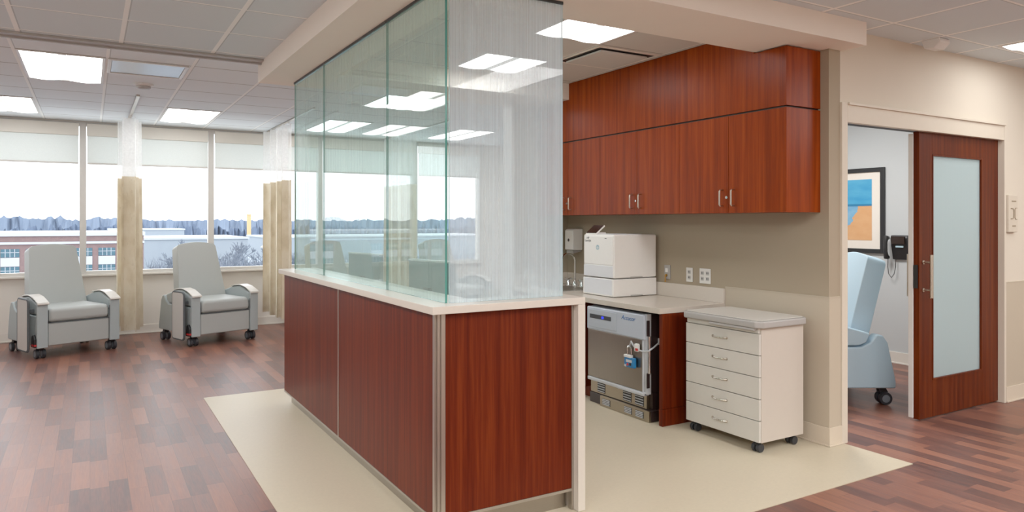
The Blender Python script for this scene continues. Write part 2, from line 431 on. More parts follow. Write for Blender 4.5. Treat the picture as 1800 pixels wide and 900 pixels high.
# ------------------------------------------------------------------ room shell
mb = MB(); mb.box(XL, XR, YB, YW, -0.12, 0)
struct('floor', mb, M_floor)
mb = MB(); mb.prism([(0.815, 2.485), (4.29, 2.485), (4.29, 2.955), (4.15, 2.955), (4.15, 6.42), (0.815, 6.42)], 'z', 0.0003, 0.004)
struct('floor_inlay', mb, M_vin)
mb = MB()
mb.mi = 0
for x0, x1, y0, y1 in ((XL, 1.4, YB, 5.9), (1.4, XR, YB, 3.0), (4.2, XR, 3.0, 5.9)): mb.box(x0, x1, y0, y1, ZC, ZC + 0.1)
mb.mi = 1; mb.box(XL, XR, 5.9, YW, ZC, ZC + 0.1)
mb.mi = 2; mb.box(1.4, 4.2, 3.0, 5.9, ZC, ZC + 0.1)
struct('ceiling', mb, [M_tileF, M_tileB, M_tileS])

mb = MB(); mb.box(XL - 0.15, XL, YB, YW + 0.2, 0, ZC); struct('wall_left', mb, M_wallb)
mb = MB(); mb.box(XL, XR, YB - 0.15, YB, 0, ZC); struct('wall_rear', mb, M_wall)
mb = MB(); mb.box(XR, XR + 0.15, YB, 3.1, 0, ZC); struct('wall_far_right', mb, M_wall)
# window wall: dado below the glass, solid to the right of the last window
mb = MB(); mb.box(XL, 5.66, YW, YW + 0.2, 0, 0.80); mb.box(5.66, 7.35, YW, YW + 0.2, 0, ZC); mb.box(XL, 5.66, YW, YW + 0.2, 2.735, ZC + .1)
struct('wall_back', mb, M_wallb)
# station right-hand wall (cabinets) + return at the corner
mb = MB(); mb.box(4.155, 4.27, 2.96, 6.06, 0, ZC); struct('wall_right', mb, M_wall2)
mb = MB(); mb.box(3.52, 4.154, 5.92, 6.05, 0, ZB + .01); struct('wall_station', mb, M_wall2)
mb = MB(); mb.box(3.49, 3.519, 5.90, 6.07, 0, ZB - .002, 0.003); struct('trim_1', mb, M_white)
# door wall: piece left of the door, header, piece right of the door
mb = MB(); mb.box(4.271, 4.30, 2.96, 3.08, 0, ZC); mb.box(4.30, 6.40, 2.96, 3.08, 2.16, ZC); mb.box(6.40, XR, 2.96, 3.08, 0, ZC)
struct('wall_front', mb, M_wall)
# consultation room behind the door
mb = MB(); mb.box(7.2, 7.35, 3.08, 10.6, 0, ZC); struct('wall_consult_right', mb, M_wallc)
mb = MB(); mb.box(4.271, 7.2, 5.94, 6.06, 0, ZC); struct('wall_consult_back', mb, M_wallc)

# soffit ring over the station
mb = MB(); mb.prism([(1.18, 2.785), (4.29, 2.785), (4.29, 2.959), (4.154, 2.959), (4.154, 3.28), (1.65, 3.28), (1.65, 5.42), (4.154, 5.42), (4.154, 6.06), (1.18, 6.06)], 'z', ZB, ZC - .001)
struct('trim_2', mb, M_sof)
# ceiling joint cover strip
mb = MB(); mb.box(XL, 1.179, 5.83, 5.91, ZC - 0.018, ZC - .001, 0.003); mb.box(XL, 1.179, 5.91, 5.935, ZC - 0.03, ZC - .001, 0.002)
struct('trim_3', mb, M_bump)
# wall guard below the chair rail + cap
mb = MB(); mb.prism([(4.149, 3.838), (4.149, 2.952), (4.2705, 2.952), (4.2705, 2.9595), (4.1545, 2.9595), (4.1545, 3.838)], 'z', 0, 0.97); mb.prism([(4.147, 3.838), (4.147, 2.950), (4.2705, 2.950), (4.2705, 2.9595), (4.1545, 2.9595), (4.1545, 3.838)], 'z', 0.97, 0.978)
struct('trim_4', mb, M_wains)
mb = MB(); mb.box(6.407, XR, 2.952, 2.9595, 0, 0.97); mb.box(6.407, XR, 2.950, 2.9595, 0.97, 0.978)
struct('trim_5', mb, M_wains)
def baseprof(h, t): return [(0, 0.004), (t + 0.012, 0.004), (t + 0.004, 0.012), (t, 0.022), (t, h - 0.006), (t * 0.4, h), (0, h)]
mb = MB(); mb.prism([(4.141, 3.838), (4.141, 2.944), (4.2705, 2.944), (4.2705, 2.9517), (4.1487, 2.9517), (4.1487, 3.838)], 'z', 0.0045, 0.125, 0.002)
mb.prism([(4.132, 3.838), (4.132, 2.935), (4.2705, 2.935), (4.2705, 2.9437), (4.1407, 2.9437), (4.1407, 3.838)], 'z', 0.0045, 0.016, 0.002)
struct('baseboard_right', mb, M_base)
mb = MB(); mb.box(6.407, XR, 2.944, 2.9517, 0.0005, 0.125, 0.002); mb.box(6.407, XR, 2.934, 2.944, 0.0005, 0.014, 0.003); struct('baseboard_front', mb, M_base)
mb = MB(); mb.box(XL, 7.19, YW - 0.012, YW - .0005, 0.0005, 0.11, 0.002); mb.box(XL, 7.19, YW - 0.026, YW - 0.012, 0.0005, 0.016, 0.003); struct('baseboard_back', mb, M_basew)
mb = MB(); mb.box(7.188, 7.1995, 3.09, 5.93, 0.0005, 0.12, 0.002); mb.box(7.178, 7.188, 3.09, 5.93, 0.0005, 0.016, 0.003); struct('baseboard_consult', mb, M_basew)

# ------------------------------------------------------------------ windows + blinds
wx = [-1.59, -0.075, 1.44, 2.955, 4.47, 5.66]
wx = [-2.6] + wx
blab = ['far left', 'leftmost roller blind, over the window behind the left grey recliner', 'roller blind behind the single narrow curtain, second from picture left',
        'roller blind behind the wide pleated curtain in front of glass screen', 'roller blind seen through the middle of the glass screen',
        'rightmost roller blind, seen through the end glass panel']
for i in range(len(wx) - 1):
    a, b = wx[i], wx[i + 1]
    mb = MB(); h = 0.036
    mb.box(a, a + h, YW - 0.02, YW + 0.1, 0.80, 2.735); mb.box(b - h, b, YW - 0.02, YW + 0.1, 0.80, 2.735)
    mb.box(a + h, b - h, YW - 0.01, YW + 0.09, 0.80, 0.84); mb.box(a + h, b - h, YW - 0.01, YW + 0.09, 2.69, 2.735)
    w = struct('window_%d' % (i + 1), mb, M_mull)
    mb = MB(); mb.box(a + h, b - h, YW + 0.06, YW + 0.066, 0.84, 2.69); mb.obj('pane', M_pane, w)
    if i == 0: continue
    t = thing('roller_blind', blab[i], 'blind', ((a + b) / 2, YW - 0.03, 2.2), 0, 'roller blinds along the window wall')
    hw = (b - a) / 2 - h - 0.012
    mb = MB(); mb.box(-hw - .005, hw + .005, -0.03, 0.015, 0.36, 0.515, 0.006); mb.obj('fascia', M_fascia, t)
    mb = MB(); mb.box(-hw, hw, -0.004, -0.001, 0.02, 0.375); mb.obj('cloth', M_blind, t)
    mb = MB(); mb.box(-hw, hw, -0.012, 0.008, 0.0, 0.022, 0.005); mb.obj('bottom_bar', M_mull, t)
mb = MB(); mb.box(XL, 5.66, YW - 0.06, YW - 0.0205, 0.775, 0.80, 0.004); mb.box(XL, 5.66, YW - 0.0205, YW - .0005, 0.7755, 0.7995); struct('trim_6', mb, M_basew)

# ------------------------------------------------------------------ door
mb = MB()
mb.box(4.272, 4.332, 2.945, 3.10, 0.0005, 2.26, 0.003); mb.box(6.374, 6.405, 2.945, 3.10, 0.0005, 2.26, 0.003)
mb.box(4.332, 6.374, 2.945, 2.985, 2.13, 2.26, 0.003); mb.box(4.332, 6.374, 2.93, 2.945, 2.245, 2.262, 0.002)
struct('trim_7', mb, M_cas)
mb = MB(); mb.box(4.332, 6.374, 2.985, 3.10, 2.142, 2.26); struct('door_gap_shade', mb, M_dark)  # dark block standing for the shade in the gap above the door
dx0, dx1, dy0, dy1 = 5.245, 6.372, 2.992, 3.037
gx0, gx1, gz0, gz1 = 5.415, 6.125, 0.284, 1.974
mb = MB()
mb.box(dx0, gx0, dy0, dy1, 0.012, 2.135, 0.002); mb.box(gx1, dx1, dy0, dy1, 0.012, 2.135, 0.002)
mb.box(gx0, gx1, dy0, dy1, 0.012, gz0, 0.002); mb.box(gx0, gx1, dy0, dy1, gz1, 2.135, 0.002)
D = struct('door_1', mb, M_woodd)
mb = MB(); b_ = 0.014
for q in ((gx0, gx0 + b_, gz0, gz1), (gx1 - b_, gx1, gz0, gz1), (gx0 + b_, gx1 - b_, gz0, gz0 + b_), (gx0 + b_, gx1 - b_, gz1 - b_, gz1)):
    mb.box(q[0], q[1], dy0 - 0.004, dy0 + 0.014, q[2], q[3], 0.003)
mb.obj('glazing_bead', M_woodd, D)
mb = MB(); mb.box(gx0 + .001, gx1 - .001, dy0 + 0.016, dy0 + 0.024, gz0 + .001, gz1 - .001); mb.obj('frosted_glass', M_frost, D)
mb = MB(); mb.box(dx0 - 0.012, dx0 - 0.001, dy1 - 0.004, dy1 + 0.03, 0.02, 2.12, 0.002); mb.obj('edge_seal', M_white, D)
for s, yy in ((-1, dy0), (1, dy1)):
    mb = MB(); yb = yy + s * 0.062
    mb.tube([(5.295, yb, 0.91), (5.295, yb, 1.226)], 0.0125, 14)
    for z in (0.965, 1.17): mb.tube([(5.295, yy, z), (5.295, yb, z)], 0.008, 12); mb.cyl((5.295, yy + s * .0005, z), (5.295, yy + s * 0.006, z), 0.014)
    mb.obj('handle', M_nick, D)
mb = MB(); mb.box(dx0 - 0.0125, dx0 - 0.0005, dy0 + .008, dy0 + .036, 0.98, 1.15, 0.001); mb.obj('lock_case', M_black, D)

# ------------------------------------------------------------------ ceiling lights and devices
def ceiling_light(x0, x1, y0, y1, label, group, lens=None):
    cx, cy = (x0 + x1) / 2, (y0 + y1) / 2; hx, hy = (x1 - x0) / 2 - 0.014, (y1 - y0) / 2 - 0.014
    t = thing('ceiling_light', label, 'ceiling light', (cx, cy, ZC), 0, group)
    mb = MB(); f = 0.02
    for q in ((-hx, hx, -hy, -hy + f), (-hx, hx, hy - f, hy), (-hx, -hx + f, -hy + f, hy - f), (hx - f, hx, -hy + f, hy - f)):
        mb.box(q[0], q[1], q[2], q[3], -0.008, -0.0005, 0.001)
    mb.obj('frame', M_white, t)
    for s in (-1, 1):
        mb = MB(); xa, xb = sorted((s * 0.028, s * (hx - f)))
        n = 8; P = []
        for i in range(n + 1):
            u = i / n; P.append((xa + (xb - xa) * u, -0.003 - 0.012 * math.sin(PI * u)))
        mb.prism(P + [(xb, -0.001), (xa, -0.001)], 'y', -hy + f, hy - f); mb.obj('lens', lens or M_lens, t)
    mb = MB(); mb.box(-0.028, 0.028, -hy + f, hy - f, -0.006, -0.001, 0.002); mb.obj('spine', M_spine, t)
    return t
G1 = 'ceiling lights over the recliner bays'
ceiling_light(-0.49, 0.12, 6.40, 7.62, 'large recessed ceiling light beside the ceiling air diffuser at left', G1)
ceiling_light(-1.10, -0.49, 8.84, 10.06, 'ceiling light cut by the left picture edge near the windows', G1)
ceiling_light(0.73, 1.34, 8.84, 10.06, 'ceiling light near windows between the two curtain tracks', G1)
ceiling_light(2.56, 3.17, 6.40, 7.62, 'ceiling light seen through the glass screen beyond rear soffit, nearest row', G1)
ceiling_light(2.56, 3.17, 8.84, 10.06, 'ceiling light seen through the glass screen in the window row, left one', G1)
ceiling_light(4.39, 5.00, 8.84, 10.06, 'ceiling light seen through the glass screen in the window row, right one', G1)
G2 = 'ceiling lights inside the station'
ceiling_light(2.56, 3.17, 3.50, 4.11, 'square ceiling light in the station beside black slotted air diffuser', G2, M_lenss)
ceiling_light(2.56, 3.17, 4.72, 5.33 - .04, 'square ceiling light in the station seen through end glass panel', G2, M_lenss)
ceiling_light(5.68, 6.29, 1.47, 2.69, 'ceiling light in the right-hand corridor cut by the picture edge', 'corridor ceiling lights')

# air diffusers
t = thing('air_diffuser', 'silvery square air diffuser beside large ceiling light at left', 'air vent', (0.415, 6.705, ZC))
mb = MB()
for q in ((-.29, .29, -.29, -.265), (-.29, .29, .265, .29), (-.29, -.265, -.265, .265), (.265, .29, -.265, .265)): mb.box(*q, -0.012, -.0005, 0.002)
mb.obj('frame', M_white, t)
mb = MB(); mb.box(-.262, .262, -.262, .262, -.006, -.001, 0.001); mb.obj('face_plate', plain('diffuser_metal', rgb(160, 164, 172), 0.3, 0.3), t)
t = thing('air_diffuser', 'square plaque air diffuser with black slots over the cabinets', 'air vent', (3.475, 4.43, ZC))
mb = MB()
for q in ((-.29, .29, -.29, -.27), (-.29, .29, .27, .29), (-.29, -.27, -.27, .27), (.27, .29, -.27, .27)): mb.box(*q, -0.008, -.0005, 0.001)
mb.obj('frame', M_sof, t)
mb = MB(); mb.box(-.27, .27, -.27, .27, -.003, -.001); mb.obj('slot_recess', M_black, t)
mb = MB(); mb.prism([(-.225, -.225), (.225, -.225), (.225, .225), (-.225, .225)], 'z', -0.022, -.008, 0.004); mb.obj('plaque', M_tileS, t)
t = thing('smoke_detector', 'round white smoke detector on ceiling near the single curtain track', 'smoke detector', (0.43, 7.46, ZC))
mb = MB(); mb.lathe([(0.085, -0.0005), (0.088, -0.014), (0.08, -0.02), (0.066, -0.022)]); mb.obj('base', M_white, t)
mb = MB(); mb.lathe([(0.062, -0.022), (0.064, -0.036), (0.05, -0.046), (0.02, -0.05)]); mb.obj('cover', M_bump, t)
t = thing('ceiling_sensor', 'small white boxy sensor on corridor ceiling above the sliding door', 'sensor', (5.14, 2.82, ZC), math.radians(0))
mb = MB(); mb.prism([(-.1, -.0005), (.09, -.0005), (.06, -.09), (-.04, -.10), (-.1, -.04)], 'x', -0.10, 0.10, 0.012, 2); mb.obj('housing', M_white, t)
mb = MB(); mb.cyl((.1, -0.01, -.045), (.135, -0.01, -.045), 0.04, 0.032, 18); mb.obj('swivel', M_white, t)
mb = MB(); mb.cyl((.1355, -0.01, -.045), (.139, -0.01, -.045), 0.012); mb.obj('screw', M_outg, t)
t.scale = (.68, .68, .68)

# ------------------------------------------------------------------ curtains on tracks
def curtain(x, y0, y1, folds, amp, z0, zm, label, tlabel, ty0, ty1, phase=0.0, flare=0.15):
    tk = thing('curtain_track', tlabel, 'curtain track', (x, ty0, ZC), 0, 'ceiling curtain tracks')
    mb = MB(); mb.box(-0.016, 0.016, 0, ty1 - ty0, -0.02, -.0005, 0.003); mb.obj('rail', M_alum, tk)
    t = thing('privacy_curtain', label, 'curtain', (x, y0, 0), 0, 'privacy curtains')
    N = folds * 14; L = y1 - y0; top = ZC - 0.04
    def path(u, z):
        k = 1 + flare * (1 - (z - z0) / (top - z0))
        a = 2 * PI * folds * u + phase
        return (amp * k * (0.55 + 0.6 * u) * (math.sin(a) + 0.3 * math.sin(2.3 * a + 1) + 0.12 * math.sin(5 * a)), L * u + (0.04 * math.cos(2 * a) + 0.012 * math.sin(5 * a + 0.7 * math.sin(a))) * k, z)
    rows = [[path(i / N, z0 + (zm - z0) * j / 14 + (0.012 * math.sin(9 * i / N) if j == 0 else 0)) for i in range(N + 1)] for j in range(15)]
    mb = MB(); mb.grid(rows); c = mb.obj('fabric', M_curt, t)
    rows = [[path(i / N, zm + (top - zm) * j / 6) for i in range(N + 1)] for j in range(7)]
    mb = MB(); mb.grid(rows); mb.obj('mesh_header', M_mesh, t)
    for k in range(folds + 1):
        p = path(k / folds, top); mb = MB(); mb.tube([(0, p[1], top + 0.017), (p[0] * .3, p[1], top)], 0.006, 6); mb.obj('hook', M_white, t)
curtain(0.42, 9.55, 10.25, 3, 0.10, 0.16, 2.01, 'single narrow beige patterned curtain between the two grey recliners', 'short ceiling track above the single narrow curtain', 8.1, 10.4, 0.6)
curtain(2.16, 9.15, 10.3, 4, 0.07, 0.22, 2.0, 'wide beige pleated curtain right of the right grey recliner', 'ceiling track above the wide pleated curtain by the glass', 8.0, 10.4, 0.2, 0.1)
curtain(3.90, 9.3, 10.3, 4, 0.08, 0.22, 2.0, 'pale curtain seen through the middle of glass screen', 'ceiling track seen through the glass screen', 8.0, 10.4, 1.2, 0.1)

# ------------------------------------------------------------------ recliners
def caster(t, x, y, r=0.052, top=0.145):
    mb = MB(); mb.prism([(-.022, -.005), (.03, -.02), (.05, -.055), (.03, -.075), (-.02, -.06), (-.028, -.03)], 'x', -0.028, 0.028, 0.006, M=Matrix.Translation((x, y, top + .012)))
    mb.cyl((x, y, top - .002), (x, y, top + .02), 0.018)
    c = mb.obj('caster', M_black, t)
    for s in (-1, 1):
        mb = MB(); xx = x + s * 0.019; sg = 20
        mb.lathe([(r * 0.55, -0.016), (r * .96, -0.016), (r, -0.008), (r, 0.008), (r * .96, 0.016), (r * 0.55, 0.016)], (xx + s * .012, y + 0.022, r), sg, 'x')
        mb.mi = 1; mb.lathe([(0.006, -.018), (r * .6, -.017), (r * .6, .017), (0.006, .018)], (xx + s * .012, y + 0.022, r), sg, 'x')
        mb.obj('wheel', [M_rub, M_tyre], c)
def recliner(loc, rz, label, uph, side, group):
    t = thing('medical_recliner', label, 'recliner', loc, rz, group)
    W = 0.412
    for s in (-1, 1):
        xa, xb = sorted((s * 0.312, s * W))
        mb = MB(); mb.prism([(-.355, .135), (.54, .135), (.54, .19), (.475, .50), (.435, .56), (.385, .565), (.335, .50), (.26, .465), (-.355, .465)], 'x', xa, xb, 0.014, 3)
        mb.obj('side_shell', side, t)
        mb = MB(); mb.prism([(-.345, .475), (.25, .475), (.31, .50), (.34, .575), (.08, .645), (-.10, .66), (-.345, .585)], 'x', xa + .004, xb - .004, 0.018, 3)
        mb.obj('arm_pad', side, t)
        # front post
        mb = MB(); mb.box(xa - (0.004 if s < 0 else 0), xb + (0.004 if s > 0 else 0), -.385, -.352, .12, .59, 0.008, 3); mb.obj('front_post', side, t)
        # arm cap: curved strip sweeping down to the front
        P = [(0.10, .64), (0.0, .658), (-.12, .668), (-.24, .652), (-.33, .622), (-.405, .594)]
        up = [(p[0], p[1] + 0.012) for p in P]; mb = MB()
        mb.prism(up + [(-.413, .586), (-.402, .582)] + list(reversed(P[:-1])), 'x', xa - 0.006, xb + 0.006, 0.006, 2); mb.obj('arm_cap', M_armc, t)
    # seat cushion
    mb = MB(); mb.box(-.306, .306, -.385, .28, .385, .535, 0.045, 4)
    for v in mb.bm.verts:
        if v.co.z > .46: v.co.z += 0.02 * math.cos(v.co.x / .306 * PI / 2) * (1 - max(0, v.co.y) * 2)
    mb.obj('seat_cushion', uph, t)
    mb = MB(); mb.box(-.307, .307, -.375, -.34, .135, .378, 0.014, 3); mb.obj('leg_rest', uph, t)
    mb = MB(); mb.box(-.27, .27, -.335, .42, .17, .372, 0.01); mb.obj('under_frame', M_black, t)
    # backrest: tapered, rounded top, padded
    out = []; wb, wt, H = 0.306, 0.248, 0.79
    out += [(-wb, 0), (wb, 0)]
    for i in range(7):
        a = i / 6 * PI / 2; out.append((wt - .05 + .05 * math.cos(a), H - .06 + .05 * math.sin(a)))
    for i in range(1, 8): 
        u = i / 8; out.append(((wt - .05) * (1 - 2 * u), H - .01 + 0.022 * math.sin(PI * u)))
    for i in range(7):
        a = PI / 2 + i / 6 * PI / 2; out.append((-wt + .05 + .05 * math.cos(a), H - .06 + .05 * math.sin(a)))
    M = Matrix.Translation((0, .255, .42)) @ Matrix.Rotation(math.radians(-16), 4, 'X')
    mb = MB(); mb.prism(out, 'y', -0.075, 0.085, 0.028, 4, M); mb.obj('backrest', uph, t)
    # piping seams around the cushion
    mb = MB(); mb.tube([(-.309, -.38, .40), (-.309, -.38, .52)], 0.004, 6); mb.tube([(.309, -.38, .40), (.309, -.38, .52)], 0.004, 6)
    mb.tube([(-.306, -.379, .382), (.306, -.379, .382)], 0.005, 6); mb.obj('seam', M_pipe, t)
    for x in (-.36, .36):
        caster(t, x, -.31); caster(t, x, .44)
    # folded side tray on the sitter's right + brake pedal
    tr = []
    for cx, cz, a0 in ((.11, .60, 0), (-.11, .60, 90), (-.11, .13, 180), (.11, .13, 270)):
        for i in range(5):
            a = math.radians(a0 + i * 22.5); tr.append((cx + .04 * math.cos(a) - .17, cz + .04 * math.sin(a)))
    mb = MB(); mb.prism(tr, 'x', -W - 0.075, -W - 0.053, 0.006, 2); f = mb.obj('folded_tray', M_tray, t)
    mb = MB(); mb.tube([(-W - .064, p[0], p[1]) for p in tr + tr[:1]], 0.0135, 8, False); mb.obj('edging', M_pipe, f)
    for ya in (-.30, -.10):
        mb = MB(); mb.box(-W - .054, -W - .002, ya, ya + .04, .50, .54, 0.006); mb.obj('tray_hinge', M_pipe, f)
    mb = MB(); mb.prism([(-.37, .13), (-.27, .13), (-.29, .25), (-.33, .27), (-.37, .22)], 'x', -W - 0.028, -W - 0.001, 0.008); p = mb.obj('brake_pedal', M_black, t)
    mb = MB(); mb.box(-W - .03, -W - .0285, -.36, -.30, .145, .165); mb.box(-W - .027, -W - .005, -.374, -.3715, .145, .165); mb.obj('red_marking', M_red, p)
    return t
GR = 'grey medical recliners'
RZ = math.radians(14.5)
R1 = recliner((-0.23, 9.58, 0), math.radians(21), 'left grey medical recliner under the window at picture left', M_uph, M_uphs, GR)
dup(R1, (1.30, 9.55, 0), math.radians(18), 'grey medical recliner between the single curtain and pleated curtain', GR)
dup(R1, (2.95, 9.6, 0), RZ, 'grey recliner dimly seen through the left part of glass screen', GR)
dup(R1, (4.62, 9.5, 0), RZ, 'grey recliner dimly seen through glass near the screen corner', GR)
fv = math.atan2(.83, .50)   # facing direction (-.83,.50): local -y
recliner((5.30, 3.98, 0), math.atan2(-.83, -.50) , 'pale blue recliner behind the sliding door', M_blue, M_blue, None)

# ------------------------------------------------------------------ reception counter
t = thing('reception_counter', 'long cherry wood panelled counter standing on the cream floor', 'counter', (1.36, 2.97, 0))
def L(mb, x0, x1, y0, y1, z0, z1, b=0): return mb.box(x0 - 1.36, x1 - 1.36, y0 - 2.97, y1 - 2.97, z0, z1, b)
SY = 4.466
mb = MB(); L(mb, 1.36, 1.378, 3.012, SY - .008, .105, 1.049, .001); mb.obj('side_panel', M_woodc, t)
mb = MB(); L(mb, 1.36, 1.378, SY + .008, 5.93, .105, 1.049, .001); mb.obj('side_panel', M_woodc, t)
mb = MB(); L(mb, 1.402, 2.108, 2.97, 2.988, .115, 1.049, .001); mb.obj('end_panel', M_woodc, t)
mb = MB(); L(mb, 1.357, 1.372, SY - .008, SY + .008, .105, 1.049, .001); mb.obj('seam_trim', M_alum, t)
mb = MB(); L(mb, 1.356, 1.376, 2.990, 3.011, .09, 1.049, .002); L(mb, 1.38, 1.401, 2.966, 2.986, .09, 1.049, .002); L(mb, 1.366, 1.39, 2.976, 3.0, .09, 1.049); mb.obj('corner_trim', M_alum, t)
mb = MB(); L(mb, 1.358, 1.380, 3.012, 5.93, .092, .1045, .001); L(mb, 1.402, 2.108, 2.968, 2.99, .100, .1145, .001); mb.obj('bottom_trim', M_alum, t)
mb = MB(); L(mb, 1.41, 1.43, 3.02, 5.90, .0045, .091); L(mb, 1.43, 2.105, 3.02, 3.04, .0045, .099); mb.obj('toe_kick', M_steelk, t)
mb = MB(); L(mb, 2.108, 2.1205, 2.968, 3.0, .0045, 1.049, .001); mb.obj('leg_trim', M_alum, t)
mb = MB(); L(mb, 1.381, 1.50, 3.06, 5.92, .105, 1.049); L(mb, 1.41, 2.10, 2.99, 3.06, .116, 1.049); mb.obj('frame', M_wall, t)
lm = MB()
lm.prism([(1.32, 2.93), (2.166, 2.93), (2.166, 3.17), (1.62, 3.17), (1.62, 5.96), (1.32, 5.96)], 'z', 1.05, 1.086, 0.003, 2)
lm.box(2.121, 2.166, 2.93, 3.17, 0.0045, 1.0499, 0.003, 2)
tag(lm.obj('counter_ledge', M_ledge), 'pale L-shaped ledge capping the counter with waterfall leg at right', 'countertop')
# glass screen
def glass(name, x0, x1, y0, y1, mat, label, edge, chan):
    t = thing('glass_panel', label, 'glass panel', ((x0 + x1) / 2, (y0 + y1) / 2, 1.0865), 0, 'glass screen panels on the counter ledge')
    hx, hy = (x1 - x0) / 2, (y1 - y0) / 2; h = ZB - 0.016 - 1.0865
    mb = MB(); mb.box(-hx, hx, -hy, hy, 0, h)
    long_x = hx > hy
    for f in mb.bm.faces:
        n = f.normal; f.normal_update(); n = f.normal
        f.material_index = 0 if (abs(n.y) > .9 if long_x else abs(n.x) > .9) else 1
    mb.obj('pane', [mat, edge], t, smooth=False)
    mb = MB(); c = 0.006
    mb.box(-hx - (0 if long_x else c), hx + (0 if long_x else c), -hy - (c if long_x else 0), hy + (c if long_x else 0), h + .0005, h + 0.0155); mb.obj('head_channel', M_chan, t)
glass('a', 1.434, 1.446, 3.042, 3.808, M_gl1, 'clear green-tinted glass panel of the long screen nearest the corner', M_gedge, 0)
glass('b', 1.434, 1.446, 3.812, 5.066, M_gl1, 'wide middle glass panel of the long screen on counter ledge', M_gedge, 0)
glass('c', 1.434, 1.446, 5.070, 5.90, M_gl1, 'rear glass panel of the long screen nearest the windows', M_gedge, 0)
glass('d', 1.452, 2.095, 3.030, 3.042, M_gl2, 'short end glass panel with white vertical streaks', M_gedgep, 0)

# ------------------------------------------------------------------ inside the station
t = thing('desk_worktop', 'low inner worktop behind the glass screen', 'worktop', (1.51, 3.18, 0))
mb = MB(); mb.box(0.0, .605, 0.0, 2.72, .70, .74, .003); mb.obj('top', M_desk, t)
mb = MB(); mb.box(.02, .58, 2.66, 2.70, .0045, .70); mb.obj('support', M_wood, t)
def monitor(loc, rz, label):
    t = thing('computer_monitor', label, 'monitor', loc, rz, 'computer monitors on the inner worktop')
    mb = MB(); mb.box(-.25, .25, -.02, .02, .14, .47, .01); h = mb.obj('display_shell', M_tealbk, t)
    mb = MB(); mb.box(-.252, .252, -.024, .024, .466, .478, .004); mb.obj('bezel', M_white, h)
    mb = MB(); mb.box(-.235, .235, .0205, .023, .155, .455); mb.obj('screen', M_screen, h)
    mb = MB(); mb.box(-.03, .03, -.05, -.0205, .02, .30, .004); mb.box(-.03, .03, -.05, -.02, .02, .3, .004); mb.obj('neck', M_black, t)
    mb = MB(); mb.box(-.12, .12, -.11, .10, 0.0005, .02, .006); mb.obj('foot', M_black, t)
    return t
MO = monitor((1.90, 5.52, .74), math.radians(-80), 'monitor seen through the middle glass panel of the screen')
dup(MO, (1.93, 4.30, .74), math.radians(-80), 'monitor seen through glass just left of the screen corner')
t = thing('file_holder', 'taupe slanted file holder seen through the end glass panel', 'file holder', (1.98, 3.75, .7405))
mb = MB(); mb.prism([(-.1, 0), (.14, 0), (.14, .33), (.06, .30), (-.1, .14)], 'y', -.05, .05, .003); mb.obj('case', M_taupe, t)

# rear tap at the right-hand desk
WT = .85
t = thing('desk_countertop', 'pale work counter along the beige wall under the wall cabinets', 'countertop', (3.52, 3.84, WT))
mb = MB(); mb.box(-.03, .634, 0, 2.08, -.04, 0, .003); mb.obj('slab', M_desk, t)
mb = MB(); mb.box(.615, .634, 0.0, 2.06, .0005, .112, .002); mb.box(0, .615, 2.06, 2.079, .0005, .112, .002); mb.obj('backsplash', M_desk, t)
mb = MB()
t2 = thing('sink', 'steel sink set in the work counter behind the printer', 'sink', (3.79, 5.45, WT))
mb = MB(); 
for q in ((-.2, .2, -.24, -.22), (-.2, .2, .22, .24), (-.2, -.18, -.22, .22), (.18, .2, -.22, .22)): mb.box(*q, .0005, .006, .002)
mb.obj('rim', M_chrome, t2)
mb = MB(); mb.box(-.18, .18, -.22, .22, .0006, .002); mb.obj('basin', M_steelk, t2)
t = thing('gooseneck_faucet', 'chrome gooseneck faucet with two handles left of the printer', 'faucet', (4.03, 5.62, WT))
arc = [(0, 0, .02), (0, 0, .24)] + [(-.09 + .09 * math.cos(a), 0, .24 + .075 * math.sin(a)) for a in [PI * i / 10 for i in range(1, 11)]] + [(-.18, 0, .20)]
M35 = Matrix.Rotation(math.radians(8), 3, 'Z')
mb = MB(); mb.tube([tuple(M35 @ Vector(p)) for p in arc], 0.011, 12); mb.obj('spout', M_chrome, t)
mb = MB(); mb.lathe([(0.028, .0005), (0.026, .02), (0.016, .05), (0.0125, .055)]); mb.obj('base', M_chrome, t)
for yy in (-.11, .11):
    mb = MB(); mb.lathe([(0.024, .0005), (0.02, .03), (0.012, .05), (0.014, .06), (0.004, .065)], (0, yy, 0))
    for k in range(4):
        a = k * PI / 2 + .5; mb.tube([(0, yy, .055), (.04 * math.cos(a), yy + .04 * math.sin(a), .062)], [.007, .009], 8)
    mb.obj('handle', M_chrome, t)
t = thing('soap_pump', 'small dark blue bottle beside the faucet', 'bottle', (3.86, 5.36 - .17, WT + .0065 - .006))
mb = MB(); mb.lathe([(0.028, .0005), (0.03, .01), (0.03, .07), (0.018, .085), (0.012, .09)]); mb.obj('bottle', plain('navy_plastic', rgb(40, 58, 84), 0.3), t)
mb = MB(); mb.lathe([(0.011, .0905), (0.011, .105), (0.004, .106), (0.004, .13)]); mb.tube([(0, 0, .13), (-.03, 0, .128)], .005, 8); mb.obj('pump', M_black, t)
t = thing('soap_dispenser', 'cream wall soap dispenser mounted above the faucet', 'soap dispenser', (4.154, 5.73, 1.16))
mb = MB(); mb.prism([(-.118, .035), (-.004, .03), (-.0005, .24), (-.095, .24), (-.118, .225)], 'y', -.07, .07, .008, 3); mb.obj('body', M_print, t)
mb = MB(); mb.prism([(-.105, .0), (-.01, .018), (-.01, .029), (-.11, .029)], 'y', -.055, .055, .003); mb.obj('push_lever', M_bump, t)
mb = MB(); mb.lathe([(0.003, -.1185), (0.015, -.1187), (0.015, -.1205), (0.003, -.1206)], (0, 0.005, .13), 20, 'x'); mb.obj('sight_window', M_black, t)
